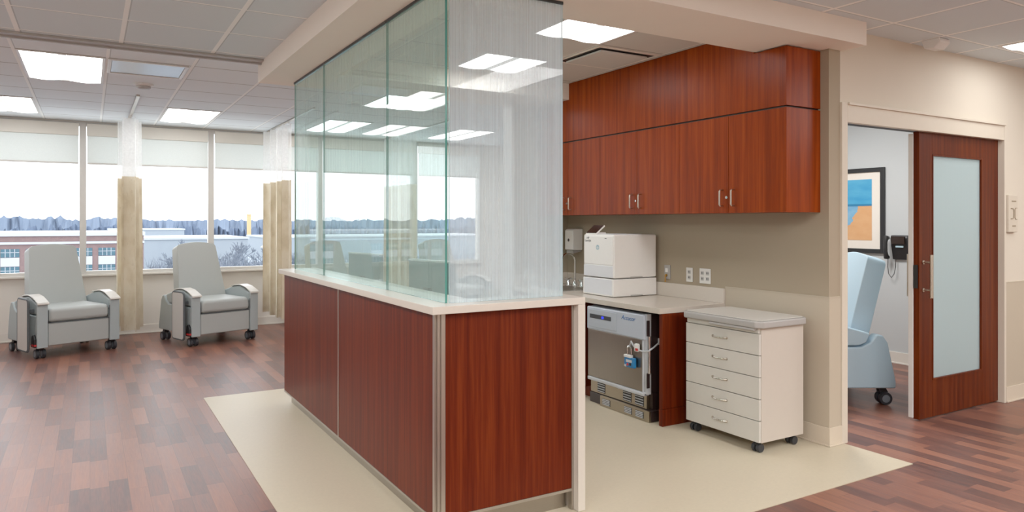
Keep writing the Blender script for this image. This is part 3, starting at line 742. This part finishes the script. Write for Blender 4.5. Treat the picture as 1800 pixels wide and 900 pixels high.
# small pale tap seen through the end glass panel
t = thing('arched_tap', 'small pale arched tap dimly seen through the end glass panel', 'faucet', (3.56, 5.70, WT))
mb = MB(); mb.tube([(.05, 0, .012), (.05, 0, .12)] + [(.05 * math.cos(a), 0, .12 + .05 * math.sin(a)) for a in [PI * i / 8 for i in range(1, 9)]] + [(-.05, 0, .09)], .011, 10); mb.obj('spout', M_white, t)
mb = MB(); mb.lathe([(.026, .0005), (.024, .015), (.013, .03)], (.05, 0, 0)); mb.obj('base', M_white, t)

# printer
t = thing('laser_printer', 'white laser printer standing on the work counter', 'printer', (3.90, 4.785, WT), 0)
PX0, PX1, PY0, PY1 = -.23, .225, -.21, .205
mb = MB(); mb.box(PX0, PX1, PY0, PY1, .155, .512, .012, 3); bd = mb.obj('body', M_print, t)
mb = MB(); mb.box(PX0 + .03, PX1 - .12, PY0 + .05, PY1 - .06, .5125, .517, .002); mb.obj('output_tray', M_printg, t)
mb = MB(); mb.box(PX0 - .006, PX0 + .05, PY0 + .012, PY1 - .012, .262, .498, .005, 2); fd = mb.obj('front_cover', M_print, t)
mb = MB(); mb.box(PX0 - .008, PX0 + .05, PY0 + .012, PY1 - .012, .16, .255, .004, 2); mb.obj('paper_tray', M_printg, t)
mb = MB(); mb.box(PX0 - .008, PX1, PY0 - .002, PY1, .004, .148, .008, 2); lt = mb.obj('paper_tray', M_print, t)
mb = MB(); mb.box(PX0 - .0095, PX0 - .0082, PY0 + .02, PY1 - .02, .018, .142); mb.obj('tray_face', M_printg, lt)
mb = MB(); mb.box(-.06, .07, PY0 - .004, PY0 - .0005, .156, .166, .001); mb.box(-.06, .07, PY0 - .006, PY0 - .0025, .006, .016, .001); mb.obj('finger_grip', M_outg, t)
mb = MB(); mb.box(PX0 + .02, PX1 - .02, PY0 + .02, PY1 - .02, 0.0005, .004); mb.obj('feet', M_black, t)
mb = MB(); PM = Matrix.Translation((PX0 + .055, PY1 - .09, .548)) @ Matrix.Rotation(math.radians(-38), 4, 'Y')
mb.box(-.055, .06, -.075, .075, -.006, .006, .003, 2, PM); cp = mb.obj('control_panel', M_print, t)
mb = MB(); mb.box(-.05, .056, -.07, .07, .0062, .008, 0, 2, PM); mb.obj('touch_screen', M_screen, cp)
mb = MB(); mb.box(PX0 + .02, PX0 + .12, PY1 - .16, PY1 - .02, .5125, .53, .006); mb.obj('panel_arm', M_print, t)
# badge + logo + lettering on the front cover (faces -x; reading direction is -y)
fx = PX0 - .0065
text_mesh('badge_lettering', 'HP\nLaserJet', .027, M_ink, t, frame_mat((0, -1, 0), (0, 0, 1), (fx, PY1 - .07, .470)), ext=.0006)
mb = MB(); mb.lathe([(0.004, fx - .001), (0.021, fx - .001), (0.021, fx + .0003), (.004, fx + .0003)], (0, .0, .405), 28, 'x'); lg = mb.obj('round_logo', M_lblue, t)
text_mesh('logo_lettering', 'hp', .03, M_print, lg, frame_mat((0, -1, 0), (0, 0, 1), (fx - .0018, 0, .405)), shear=.25, ext=.0004)
mb = MB(); mb.box(fx - .001, fx + .0003, -.12, -.095, .478, .483); mb.obj('front_button', M_ink, t)

# wall outlets
def plate(loc, w, h, label, mat, cat, kind):
    t = thing('wall_outlet' if kind != 'switch' else 'key_switch', label, cat, loc)
    mb = MB(); mb.box(-.007, -.0005, -w / 2, w / 2, -h / 2, h / 2, .002); mb.obj('cover_plate', mat, t)
    n = 2 if kind == 'double' else 1
    for i in range(n):
        oy = 0 if n == 1 else (-.027 if i == 0 else .027)
        if kind == 'switch':
            mb = MB(); mb.box(-.016, -.0072, -.014, .014, -.002, .032, .002); mb.obj('rocker', M_outl, t)
            mb = MB(); mb.lathe([(.004, -.02), (.01, -.02), (.011, -.0072), (.004, -.0071)], (0, .006, -.028), 14, 'x'); mb.obj('key_barrel', M_key, t)
            mb = MB(); mb.box(-.023, -.0205, .0, .014, -.085, -.024, .001); mb.obj('hanging_key', M_key, t)
        else:
            for zz in (.022, -.022):
                mb = MB(); mb.box(-.009, -.0072, oy - .016, oy + .016, zz - .015, zz + .015, .001); r = mb.obj('receptacle', M_outg, t)
                mb = MB(); mb.box(-.0098, -.0091, oy - .010, oy - .004, zz - .006, zz + .008); mb.box(-.0098, -.0091, oy + .004, oy + .010, zz - .006, zz + .008); mb.obj('slot', M_ink, r)
    return t
plate((4.1545, 4.47, 1.05), .07, .115, 'grey key switch plate with brass key beside the printer', M_bump, 'switch', 'switch')
plate((4.1545, 4.214, 1.043), .07, .114, 'narrow single white outlet, left one of the two white outlets', M_outl, 'outlet', 'single')
plate((4.1545, 4.045, 1.043), .115, .118, 'wide double white outlet, right one of the two white outlets', M_outl, 'outlet', 'double')

# desk end panel, base cabinet
t = thing('desk_end_panel', 'cherry wood end panel holding up the work counter', 'panel', (3.52, 3.84, 0))
mb = MB(); mb.box(.0, .61, .0, .035, .128, .8095, .001); mb.obj('panel', M_woodc, t)
mb = MB(); mb.box(-.003, .61, -.003, .035, .0045, .126, .001); mb.obj('plinth', M_woodc, t)
t = thing('base_cabinet', 'cherry wood base cabinet under the counter beyond the freezer', 'cabinet', (3.55, 4.80, 0))
mb = MB(); mb.box(.0, .60, .0, 1.1, .10, .8095); mb.box(.06, .6, 0, 1.1, .0045, .1); mb.obj('carcass', M_woodc, t)
for y0, y1 in ((.005, .545), (.555, 1.095)):
    mb = MB(); mb.box(-.02, -.0005, y0, y1, .11, .80, .001); d = mb.obj('door', M_wood, t)
    yy = y1 - .06 if y0 < .3 else y0 + .06
    mb = MB(); mb.tube([(-.02, yy, .64), (-.045, yy, .64), (-.045, yy, .75), (-.02, yy, .75)], .005, 8); mb.obj('handle', M_nick, d)

# ------------------------------------------------------------------ undercounter freezer
FX, FY0, FY1 = 3.50, 3.99, 4.70
t = thing('undercounter_freezer', 'stainless undercounter freezer with grey control panel under the work counter', 'freezer', (FX, FY0, 0))
w = FY1 - FY0
mb = MB(); mb.box(.05, .62, 0.0, w, .21, .79, .003); mb.box(.06, .62, 0.0, w, .085, .21); mb.box(.02, .62, -.03, w, .006, .085, .002); mb.obj('cabinet', M_brown, t)
mb = MB(); mb.box(.0, .046, .045, w, .218, .60, .004); d = mb.obj('door', M_steel, t)
mb = MB(); mb.box(-.002, .049, .036, .045, .205, .60, .002); mb.obj('door_edge', M_gask, d)
mb = MB(); mb.box(-.012, .048, .012, w, .60, .785, .012, 3); cp = mb.obj('control_panel', M_ctl, t)
mb = MB(); mb.box(-.017, -.0115, w * .46, w - .03, .625, .765, .005, 2); ins = mb.obj('display_bezel', plain('freezer_bezel', rgb(178, 186, 198), .4, var=.02), cp)
mb = MB(); mb.box(-.019, -.0172, w * .55, w - .05, .695, .728, .0005); ds = mb.obj('display_window', M_ink, ins)
mb = MB(); mb.box(-.0202, -.0192, w * .55 + .09, w * .55 + .115, .702, .72); mb.obj('indicator', M_led, ins)
text_mesh('logo_lettering', 'Accucor', .046, M_logo, cp, frame_mat((0, -1, 0), (0, 0, 1), (-.0128, w * .27, .742)), shear=.35, ext=.0008)
mb = MB(); mb.box(-.006, .044, .02, w, .188, .216, .006, 2); mb.box(-.012, .044, .02, w * .45, .188, .210, .005, 2); mb.obj('bottom_rail', M_gask, t)
# latch side strip
mb = MB(); mb.box(.01, .05, .004, .034, .20, .79, .002); st = mb.obj('hinge_strip', M_gask, t)
for za, zb in ((.63, .745), (.25, .36)):
    mb = MB(); mb.box(.004, .03, -.004, .0035, za, zb, .002); mb.obj('hinge_cover', M_brown, st)
mb = MB(); mb.tube([(.02, -.012, .36), (.02, -.012, .63)], .012, 10); mb.obj('hinge_rod', M_chrome, st)
# lower grille with vents
mb = MB(); mb.box(.03, .0595, .03, w, .088, .186, .002); mb.box(.0, .0195, -.03, w - .16, .006, .0855, .002); gr = mb.obj('kick_grille', M_steely, t)
def vent(y0, y1, z0, z1, x):
    mb = MB(); mb.box(x - .0015, x - .0003, y0, y1, z0, z1); v = mb.obj('vent_opening', M_black, gr)
    mb = MB(); n = 4
    for i in range(n):
        zz = z0 + (z1 - z0) * (i + .5) / n; mb.box(x - .006, x - .0017, y0 + .006, y1 - .006, zz - .003, zz + .003)
    mb.obj('louvre', M_gask, v)
for y0, y1 in ((.06, .16), (.20, .30), (.52, .62)): vent(y0, y1, .10, .176, .03)
for y0, y1 in ((.03, .12), (.16, .25), (.42, .52)): vent(y0, y1, .022, .07, .0)
# lock hanging on the door with a steel cable
t = thing('cable_padlock', 'blue and white padlock hanging from cable on the freezer door', 'padlock', (FX - .02, FY0 + .155, .455))
mb = MB(); mb.box(-.016, .012, -.055, .055, -.075, .0, .006, 2); b0 = mb.obj('body', M_bluep, t)
mb = MB(); mb.box(-.020, .010, -.02, .057, -.002, .018, .004); mb.obj('top_cap', M_white, b0)
mb = MB(); mb.cyl((-.0165, .012, -.052), (-.019, .012, -.052), .010); mb.obj('red_button', M_red, b0)
mb = MB(); mb.cyl((-.0165, -.018, -.048), (-.019, -.018, -.048), .011); mb.obj('dark_button', M_black, b0)
mb = MB(); mb.box(-.0175, -.0163, -.035, .03, -.035, -.016); mb.box(-.0175, -.0163, .028, .05, -.072, -.055); mb.obj('marking', M_gask, b0)
mb = MB(); mb.tube([(0, .03, .0), (0, .032, .05)] + [(0, .012 + .022 * math.cos(a), .06 + .022 * math.sin(a)) for a in [PI * i / 8 for i in range(9)]] + [(0, -.008, .0)], .007, 8); mb.obj('shackle', M_chrome, t)
t = thing('security_cable', 'white cable looping from freezer door to its side bracket', 'cable', (FX - .01, FY0, .55))
mb = MB(); mb.tube([(-.008, .165, -.01), (-.016, .14, .028), (-.016, .11, -.005), (-.014, .07, -.025), (-.008, .02, -.03), (.01, -.028, -.022), (.06, -.024, .0), (.12, -.018, .03), (.16, -.012, .03), (.25, -.012, .015), (.35, -.008, .01)], .006, 8); mb.obj('cord', M_gask, t)
mb = MB(); mb.box(.115, .15, -.03, -.002, .012, .06, .006); mb.obj('anchor_block', M_white, t)
mb = MB(); mb.box(-.03, .0, .055, .095, -.04, .02, .01, 3); sc = mb.obj('seal_clip', M_white, t)
mb = MB(); mb.box(-.032, -.026, .05, .075, -.03, -.012); mb.obj('red_seal', M_red, sc)

# ------------------------------------------------------------------ drawer cart
CX0, CX1, CY0, CY1 = 3.62, 4.045, 3.07, 3.71
t = thing('drawer_cart', 'white five-drawer cart on casters standing beside the wood end panel', 'drawer cart', ((CX0 + CX1) / 2, (CY0 + CY1) / 2, 0))
hx, hy = (CX1 - CX0) / 2, (CY1 - CY0) / 2
mb = MB(); mb.box(-hx + .021, hx, -hy, hy, .072, .795, .002); mb.obj('body', M_carts, t)
# top slab with chamfered corners, grey bumper rim and pale inset
def oct_(a, b, c): return [(-a + c, -b), (a - c, -b), (a, -b + c), (a, b - c), (a - c, b), (-a + c, b), (-a, b - c), (-a, -b + c)]
mb = MB(); mb.prism(oct_(hx + .03, hy + .03, .04), 'z', .797, .842, .010, 3); s_ = mb.obj('top_slab', M_bump, t)
mb = MB(); mb.prism(oct_(hx + .005, hy + .005, .02), 'z', .8425, .847, .002); mb.obj('inset_top', M_cart, s_)
mb = MB(); mb.box(-hx - .028, -hx, -hy + .02, hy * .25, .780, .797, .006); mb.obj('pull_lip', M_bump, s_)
zz0, zz1, n = .074, .762, 5
for i in range(n):
    a = zz0 + (zz1 - zz0) * i / n + .0025; b = zz0 + (zz1 - zz0) * (i + 1) / n - .0025
    mb = MB(); mb.box(-hx, -hx + .019, -hy + .001, hy - .001, a, b, .002); d = mb.obj('drawer', M_cart, t)
    zc = (a + b) / 2 + .008; P = []
    for k in range(9):
        u = k / 8; P.append((-hx - .022 * math.sin(PI * min(1, u * 1.0)) ** .5 if 0 < u < 1 else -hx, -.065 + .12 * u + .012, zc))
    mb = MB(); mb.tube(P, .0055, 8); mb.cyl((-hx - .0002, P[0][1], zc), (-hx - .004, P[0][1], zc), .009, None, 12); mb.cyl((-hx - .0002, P[-1][1], zc), (-hx - .004, P[-1][1], zc), .009, None, 12); mb.obj('handle', M_nick, d)
mb = MB(); mb.box(-hx + .003, -hx + .02, -hy + .01, hy - .01, .765, .795); mb.obj('top_rail', M_cart, t)
for x in (-hx + .05, hx - .05):
    for y in (-hy + .05, hy - .05):
        mb = MB(); mb.cyl((x, y, .05), (x, y, .0715), .014, None, 12); mb.box(x - .024, x + .024, y - .012, y + .012, .045, .062, .006); c = mb.obj('caster', M_black, t)
        for s in (-1, 1):
            mb = MB(); mb.lathe([(.008, -.011), (.026, -.011), (.0285, -.006), (.0285, .006), (.026, .011), (.008, .011)], (x - .006, y + s * .019, .0285 + .004), 20, 'y'); mb.obj('wheel', M_rub, c)

# ------------------------------------------------------------------ wall cabinets
UX, UXW = 3.816, 4.154
ys = [3.022, 3.982, 4.95, 5.918]
labs = ['wall cabinet with two cherry doors nearest the corridor end', 'middle wall cabinet with two cherry doors above the printer', 'wall cabinet with cherry doors partly hidden by the end glass panel']
for i in range(3):
    y0, y1 = ys[i], ys[i + 1] - .002
    t = thing('wall_cabinet', labs[i], 'cabinet', (UX, y0, 1.53), 0, 'wall cabinets above the work counter'); w = y1 - y0
    mb = MB(); mb.box(.020, UXW - UX, 0.0, w, .0, .672, .001); mb.obj('carcass', M_wood, t)
    for k in range(2):
        a, b = (0.0, w / 2 - .0015) if k == 0 else (w / 2 + .0015, w)
        mb = MB(); mb.box(.0, .0195, a, b, .0, .672, .001); d = mb.obj('door', M_wood, t)
        hy_ = w / 2 - .052 if k == 0 else w / 2 + .052
        mb = MB(); mb.tube([(0, hy_, .05), (-.026, hy_, .05), (-.033, hy_, .058), (-.033, hy_, .152), (-.026, hy_, .16), (0, hy_, .16)], .0055, 8); mb.obj('handle', M_nick, d)
        if k == 1:
            mb = MB(); mb.lathe([(.004, -.005), (.010, -.005), (.011, -.0005), (.004, -.0004)], (0, w / 2 + .016, .108), 16, 'x'); mb.obj('lock', M_chrome, d)
mb = MB(); mb.box(UX + .012, UXW, 3.04, 5.918, 2.2035, 2.2135)  # dark strip in place of the shadow in the joint above the cabinets
mb.obj('shadow_strip', M_dark).name = 'reveal_shadow'
o = bpy.data.objects['reveal_shadow']; tag(o, 'painted shadow line between wall cabinets and the cherry panel above', 'trim')
mb = MB(); mb.prism([(3.022, 2.214), (5.918, 2.214), (5.918, 2.598), (5.419, 2.598), (5.419, 2.747), (3.283, 2.747), (3.283, 2.592), (3.022, 2.592)], 'x', UX, UXW, .001)
tag(mb.obj('cabinet_fascia', M_wood), 'long plain cherry panel between the wall cabinets and ceiling', 'panel')

# ------------------------------------------------------------------ door-side plate, picture, phone
t = thing('wall_control_plate', 'tall cream plate with two bracket marks on wall right of sliding door', 'wall plate', (6.485, 2.9595, 1.535))
mb = MB(); mb.box(-.075, .075, -.03, -.0005, -.152, .152, .008, 2); mb.obj('plate', M_plate, t)
mb = MB(); mb.tube([(-.045, -.032, .042), (-.015, -.032, .042), (-.004, -.032, .030), (-.004, -.032, -.032), (-.015, -.032, -.042), (-.045, -.032, -.042)], .0035, 6)
mb.tube([(.05, -.032, .046), (.03, -.032, .046), (.018, -.032, .034), (.018, -.032, -.034), (.03, -.032, -.046), (.05, -.032, -.046)], .0035, 6); mb.obj('bracket_marks', M_plateline, t)
mb = MB(); mb.box(-.03, .04, -.0315, -.0302, .096, .106); mb.box(-.02, .035, -.0315, -.0302, -.106, -.096); mb.obj('slot_marks', M_plateline, t)

PYC, PZC = 4.86, 1.59
t = thing('framed_picture', 'black framed seascape print with blue sky and sand on the consulting room wall', 'picture', (7.199, PYC, PZC))
hw, hh, f = .40, .455, .045
mb = MB()
for q in ((-hw, -hw + f, -hh, hh), (hw - f, hw, -hh, hh), (-hw + f, hw - f, -hh, -hh + f), (-hw + f, hw - f, hh - f, hh)): mb.box(-.03, -.0005, q[0], q[1], q[2], q[3], .004)
mb.obj('frame', M_black, t)
mb = MB(); mb.box(-.012, -.001, -hw + f, hw - f, -hh + f, hh - f); mb.obj('mount', M_mat, t)
mb = MB(); mb.box(-.0145, -.0122, -.255, .255, -.32, .335); mb.obj('print', M_art, t)

t = thing('wall_telephone', 'black wall telephone with handset beside the framed seascape', 'telephone', (7.199, 4.30, 1.20))
mb = MB(); mb.prism([(-.03, -.12), (-.0005, -.12), (-.0005, .13), (-.06, .13), (-.075, .10)], 'y', -.11, .065, .006); mb.obj('body', M_black, t)
mb = MB(); mb.box(-.085, -.07, -.09, .05, .04, .12, .003); mb.obj('display', M_screen, t)
mb = MB(); mb.box(-.072, -.06, -.07, .01, .005, .022, .002); mb.obj('pale_label', M_lblue, t)
mb = MB(); mb.tube([(-.055, .10, .10), (-.085, .10, .11), (-.1, .10, .06), (-.1, .10, -.04), (-.085, .10, -.1), (-.055, .10, -.1)], [.022, .026, .02, .02, .026, .022], 10); mb.obj('handset', M_black, t)
P = [(-.055, .10, -.115), (-.05, .105, -.2), (-.045, .10, -.27), (-.045, .07, -.31), (-.045, .04, -.27), (-.035, .03, -.2), (-.03, .03, -.115)]
mb = MB(); mb.tube(P, .004, 6); mb.obj('coiled_cord', M_black, t)

# ------------------------------------------------------------------ outside the windows
ZG = -20.0
mb = MB(); mb.quad((-1600, 30, ZG), (1600, 30, ZG), (1600, 2600, ZG), (-1600, 2600, ZG)); struct('ground', mb, M_snow)
def woods(y, z0, z1, mat, name, label, seed, n=900, x0=-1100, x1=900, jag=.35):
    rnd = random.Random(seed); mb = MB(); a = []; b = []
    h = .6
    for i in range(n + 1):
        h += (rnd.random() - .5) * .22; h = max(.72, min(1, h))
        x = x0 + (x1 - x0) * i / n
        hh = z0 + (z1 - z0) * h * (1 - jag * rnd.random())
        a.append((x, y + rnd.uniform(-6, 6), z0)); b.append((x, y + rnd.uniform(-6, 6), hh))
    mb.grid([a, b]); o = mb.obj(name, mat, smooth=False); tag(o, label, 'woodland', kind='stuff'); return o
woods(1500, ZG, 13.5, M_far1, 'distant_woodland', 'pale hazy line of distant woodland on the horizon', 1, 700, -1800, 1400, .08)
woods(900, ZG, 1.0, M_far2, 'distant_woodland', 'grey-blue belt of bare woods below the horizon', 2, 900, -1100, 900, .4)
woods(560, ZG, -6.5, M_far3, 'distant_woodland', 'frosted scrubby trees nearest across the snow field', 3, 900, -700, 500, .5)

def scrub(name, label, seed, x0, x1, y0, y1, n, h0, h1):
    rnd = random.Random(seed); mb = MB()
    for i in range(n):
        x, y = rnd.uniform(x0, x1), rnd.uniform(y0, y1); h = rnd.uniform(h0, h1)
        for k in range(7):
            a = rnd.uniform(0, 2 * PI); s_ = rnd.uniform(.15, .6) * h; t_ = Vector((x + s_ * math.cos(a), y + s_ * math.sin(a), ZG + h * rnd.uniform(.5, 1)))
            b_ = Vector((x, y, ZG)); m_ = b_.lerp(t_, .5) + Vector((0, 0, h * .12)); w_ = .09
            mb.bm.faces.new([mb.bm.verts.new(b_ - Vector((w_, 0, 0))), mb.bm.verts.new(b_ + Vector((w_, 0, 0))), mb.bm.verts.new(m_ + Vector((w_, 0, 0))), mb.bm.verts.new(t_), mb.bm.verts.new(m_ - Vector((w_, 0, 0)))])
    o = mb.obj(name, M_tree, smooth=False); tag(o, label, 'bushes', kind='stuff')
scrub('frosted_scrub', 'frosted grey scrub and thin saplings below the window trees', 11, 20, 160, 292, 320, 420, 5, 10)
# brick building
BY, BX1 = 190.0, 11.0
t = thing('brick_building', 'long red brick office block with flat snowy roof outside left windows', 'building', (0, BY, 0))
BX0 = -130
mb = MB(); mb.box(BX0, BX1, 0, 40, ZG, -1.7); mb.obj('brick_wall', M_brick, t)
mb = MB(); mb.box(BX0 - .3, BX1 + .3, -.4, 40.3, -1.7, -0.9); mb.box(BX0, BX1 + .15, -.35, 0, -3.5, -3.0); mb.obj('parapet', M_bwhite, t)
x = BX1 - 1.3; k = 0
while x > -120 and k < 24:
    for z0, z1 in ((-6.3, -4.5), (-10.4, -8.4)):
        mb = MB(); mb.box(x - 3.4, x, -.12, -.02, z0, z1); wv = mb.obj('window', M_bwin, t)
        mb = MB()
        for u in range(1, 4): mb.box(x - 3.4 * u / 4 - .05, x - 3.4 * u / 4 + .05, -.2, -.12, z0, z1)
        mb.box(x - 3.4, x, -.2, -.12, (z0 + z1) / 2 + .1, (z0 + z1) / 2 + .2); mb.obj('glazing_bars', M_bwhite, wv)
    mb = MB(); mb.box(x - 3.4, x, -.15, -.02, -8.3, -6.4); mb.obj('spandrel', M_bwhite, t)
    x -= 4.6; k += 1
mb = MB(); mb.box(-28, -24, 8, 12, -.9, .4); mb.obj('roof_unit', M_bump, t)

def warehouse(x0, x1, y, d, z1, label, roofm=M_bwhite):
    t = thing('warehouse', label, 'building', (x0, y, ZG))
    mb = MB(); mb.box(0, x1 - x0, 0, d, 0, z1 - ZG); mb.obj('wall', M_bpale, t)
    mb = MB(); mb.box(-.5, x1 - x0 + .5, -.5, d + .5, z1 - ZG, z1 - ZG + .8); mb.obj('snowy_roof', roofm, t)
warehouse(-2, 60, 330, 60, -6, 'low pale warehouse with snowy roof beyond the single curtain')
warehouse(10, 50, 480, 40, -3.5, 'white flat roofed shed far off below the evergreens')
warehouse(85, 230, 400, 70, -7.5, 'wide snowy roofed warehouse seen left of the pleated curtain')
t = thing('gabled_house', 'small green gabled house among frosted trees outside', 'house', (76, 345, ZG))
mb = MB(); mb.prism([(-4, 0), (4, 0), (4, 9), (0, 12.5), (-4, 9)], 'y', 0, 14); mb.obj('wall', M_green, t)
mb = MB(); mb.prism([(-5, 8.4), (0, 12.6), (5, 8.4), (5, 9.2), (0, 13.5), (-5, 9.2)], 'y', -.6, 14.6); mb.obj('snowy_roof', M_bwhite, t)
mb = MB(); mb.box(94.2, 96.6, 520, 522.4, ZG, 6.0); mb.box(94.0, 96.8, 519.8, 522.6, 6.0, 6.8)
tag(mb.obj('yellow_mast', M_tower), 'slender pale yellow mast rising to the horizon', 'mast')

def bare_tree(loc, H, seed, label):
    rnd = random.Random(seed); mb = MB()
    def br(p, d, l, r, lv):
        q = p + d * l; mid = p + d * (l * .5) + Vector((rnd.uniform(-.06, .06), rnd.uniform(-.06, .06), 0)) * l
        mb.tube([p, mid, q], [r, r * .8, r * .55], 5 if lv < 2 else 4, False)
        if lv >= 5: return
        for i in range(3 if lv < 4 else 2):
            ax = Vector((rnd.uniform(-1, 1), rnd.uniform(-1, 1), rnd.uniform(-.2, .5))).normalized()
            nd = (d + ax * rnd.uniform(.5, .95)).normalized(); nd.z = max(nd.z, .05)
            br(p.lerp(q, rnd.uniform(.55, 1.0)), nd.normalized(), l * rnd.uniform(.58, .78), max(r * .62, .11), lv + 1)
    br(Vector((0, 0, 0)), Vector((rnd.uniform(-.1, .1), 0, 1)).normalized(), H * .34, H * .022, 0)
    o = mb.obj('bare_tree', M_tree, loc=loc); tag(o, label, 'tree', 'frosted bare trees outside the windows')
def outp(px, Z):    # ground point at a given bearing and range
    th = math.radians(30.6); lat = (px - 900) / 1255 * Z
    return (Z * math.sin(th) + lat * math.cos(th), Z * math.cos(th) - lat * math.sin(th), ZG)
TL = 'frosted bare tree outside the window between the two curtains'
TR = 'frosted bare tree outside beyond the glass screen'
for i, (px, Z, H) in enumerate(((289, 200, 15), (314, 224, 16), (338, 250, 18), (382, 200, 15), (402, 226, 17), (424, 254, 18), (445, 200, 15), (464, 230, 17), (520, 216, 16))):
    bare_tree(outp(px, Z), H, 20 + i, TL if px < 480 else TR)
def evergreen(loc, H, label):
    mb = MB(); prof = []
    for i in range(6):
        u = i / 6; prof += [(H * .22 * (1 - u) + .2, H * (.08 + .9 * u)), (H * .12 * (1 - u) + .15, H * (.08 + .9 * u) + H * .02)]
    mb.lathe(prof + [(.05, H)], seg=9); mb.lathe([(.3, 0), (.25, H * .1)], seg=6)
    tag(mb.obj('evergreen_tree', M_ever, loc=loc), label, 'tree', 'distant dark evergreens')
for px, Z, H in ((256, 520, 16), (263, 540, 13), (270, 530, 15), (277, 540, 13), (312, 600, 18), (320, 610, 15)):
    evergreen(outp(px, Z), H, 'small dark evergreen on the snow beyond the single curtain')

# ------------------------------------------------------------------ light
w = bpy.data.worlds.new('World'); scene.world = w; w.use_nodes = True
nt = w.node_tree; nt.nodes.clear()
bg = nt.nodes.new('ShaderNodeBackground'); ou = nt.nodes.new('ShaderNodeOutputWorld'); nt.links.new(bg.outputs[0], ou.inputs[0])
tc = nt.nodes.new('ShaderNodeTexCoord'); sx = nt.nodes.new('ShaderNodeSeparateXYZ'); nt.links.new(tc.outputs['Generated'], sx.inputs[0])
rp = nt.nodes.new('ShaderNodeValToRGB'); nt.links.new(sx.outputs[2], rp.inputs[0])
rp.color_ramp.elements[0].position = 0.0; rp.color_ramp.elements[0].color = (0.93, 0.955, 0.985, 1)
rp.color_ramp.elements[1].position = 0.25; rp.color_ramp.elements[1].color = (0.96, 0.975, 1.0, 1)
nt.links.new(rp.outputs[0], bg.inputs[0]); bg.inputs[1].default_value = 2.8

def area(x, y, z, sx_, sy_, power, col=(1, .988, .97)):
    l = bpy.data.lights.new('fill_lamp', 'AREA'); l.shape = 'RECTANGLE'; l.size = sx_; l.size_y = sy_; l.energy = power; l.color = col
    o = bpy.data.objects.new('fill_lamp', l); COL.objects.link(o); o.location = (x, y, z); return o
# unseen lamps added as fill (behind and beside the camera, in the consulting room)
for x, y, pw in ((-1.0, 4.2, 50), (-1.0, 1.2, 50), (1.0, 0.6, 26), (3.2, 0.6, 30), (3.0, -1.4, 46), (0.5, -1.6, 46), (7.6, 0.7, 40), (5.4, -0.6, 60)):
    area(x, y, ZC - .02, .55, 1.15, pw)
area(5.6, 4.5, ZC - .02, .9, .9, 52, (1, .97, .94))
area(6.4, 8.2, ZC - .02, .6, 1.2, 40)

# ------------------------------------------------------------------ camera
cam = bpy.data.cameras.new('Camera'); co = bpy.data.objects.new('Camera', cam); COL.objects.link(co)
co.location = (0, 0, 1.468); co.rotation_euler = (PI / 2, 0, math.radians(-30.6))
cam.sensor_width = 36; cam.lens = 1255 / 1800 * 36; cam.shift_y = -60 / 1800; cam.clip_start = .05; cam.clip_end = 5000
scene.camera = co
scene.view_settings.view_transform = 'Standard'; scene.view_settings.look = 'None'; scene.view_settings.exposure = 0.29; scene.view_settings.gamma = 1.18
scene.cycles.use_denoising = True
scene.cycles.max_bounces = 10; scene.cycles.transparent_max_bounces = 24; scene.cycles.diffuse_bounces = 5
scene.cycles.sample_clamp_indirect = 6.0
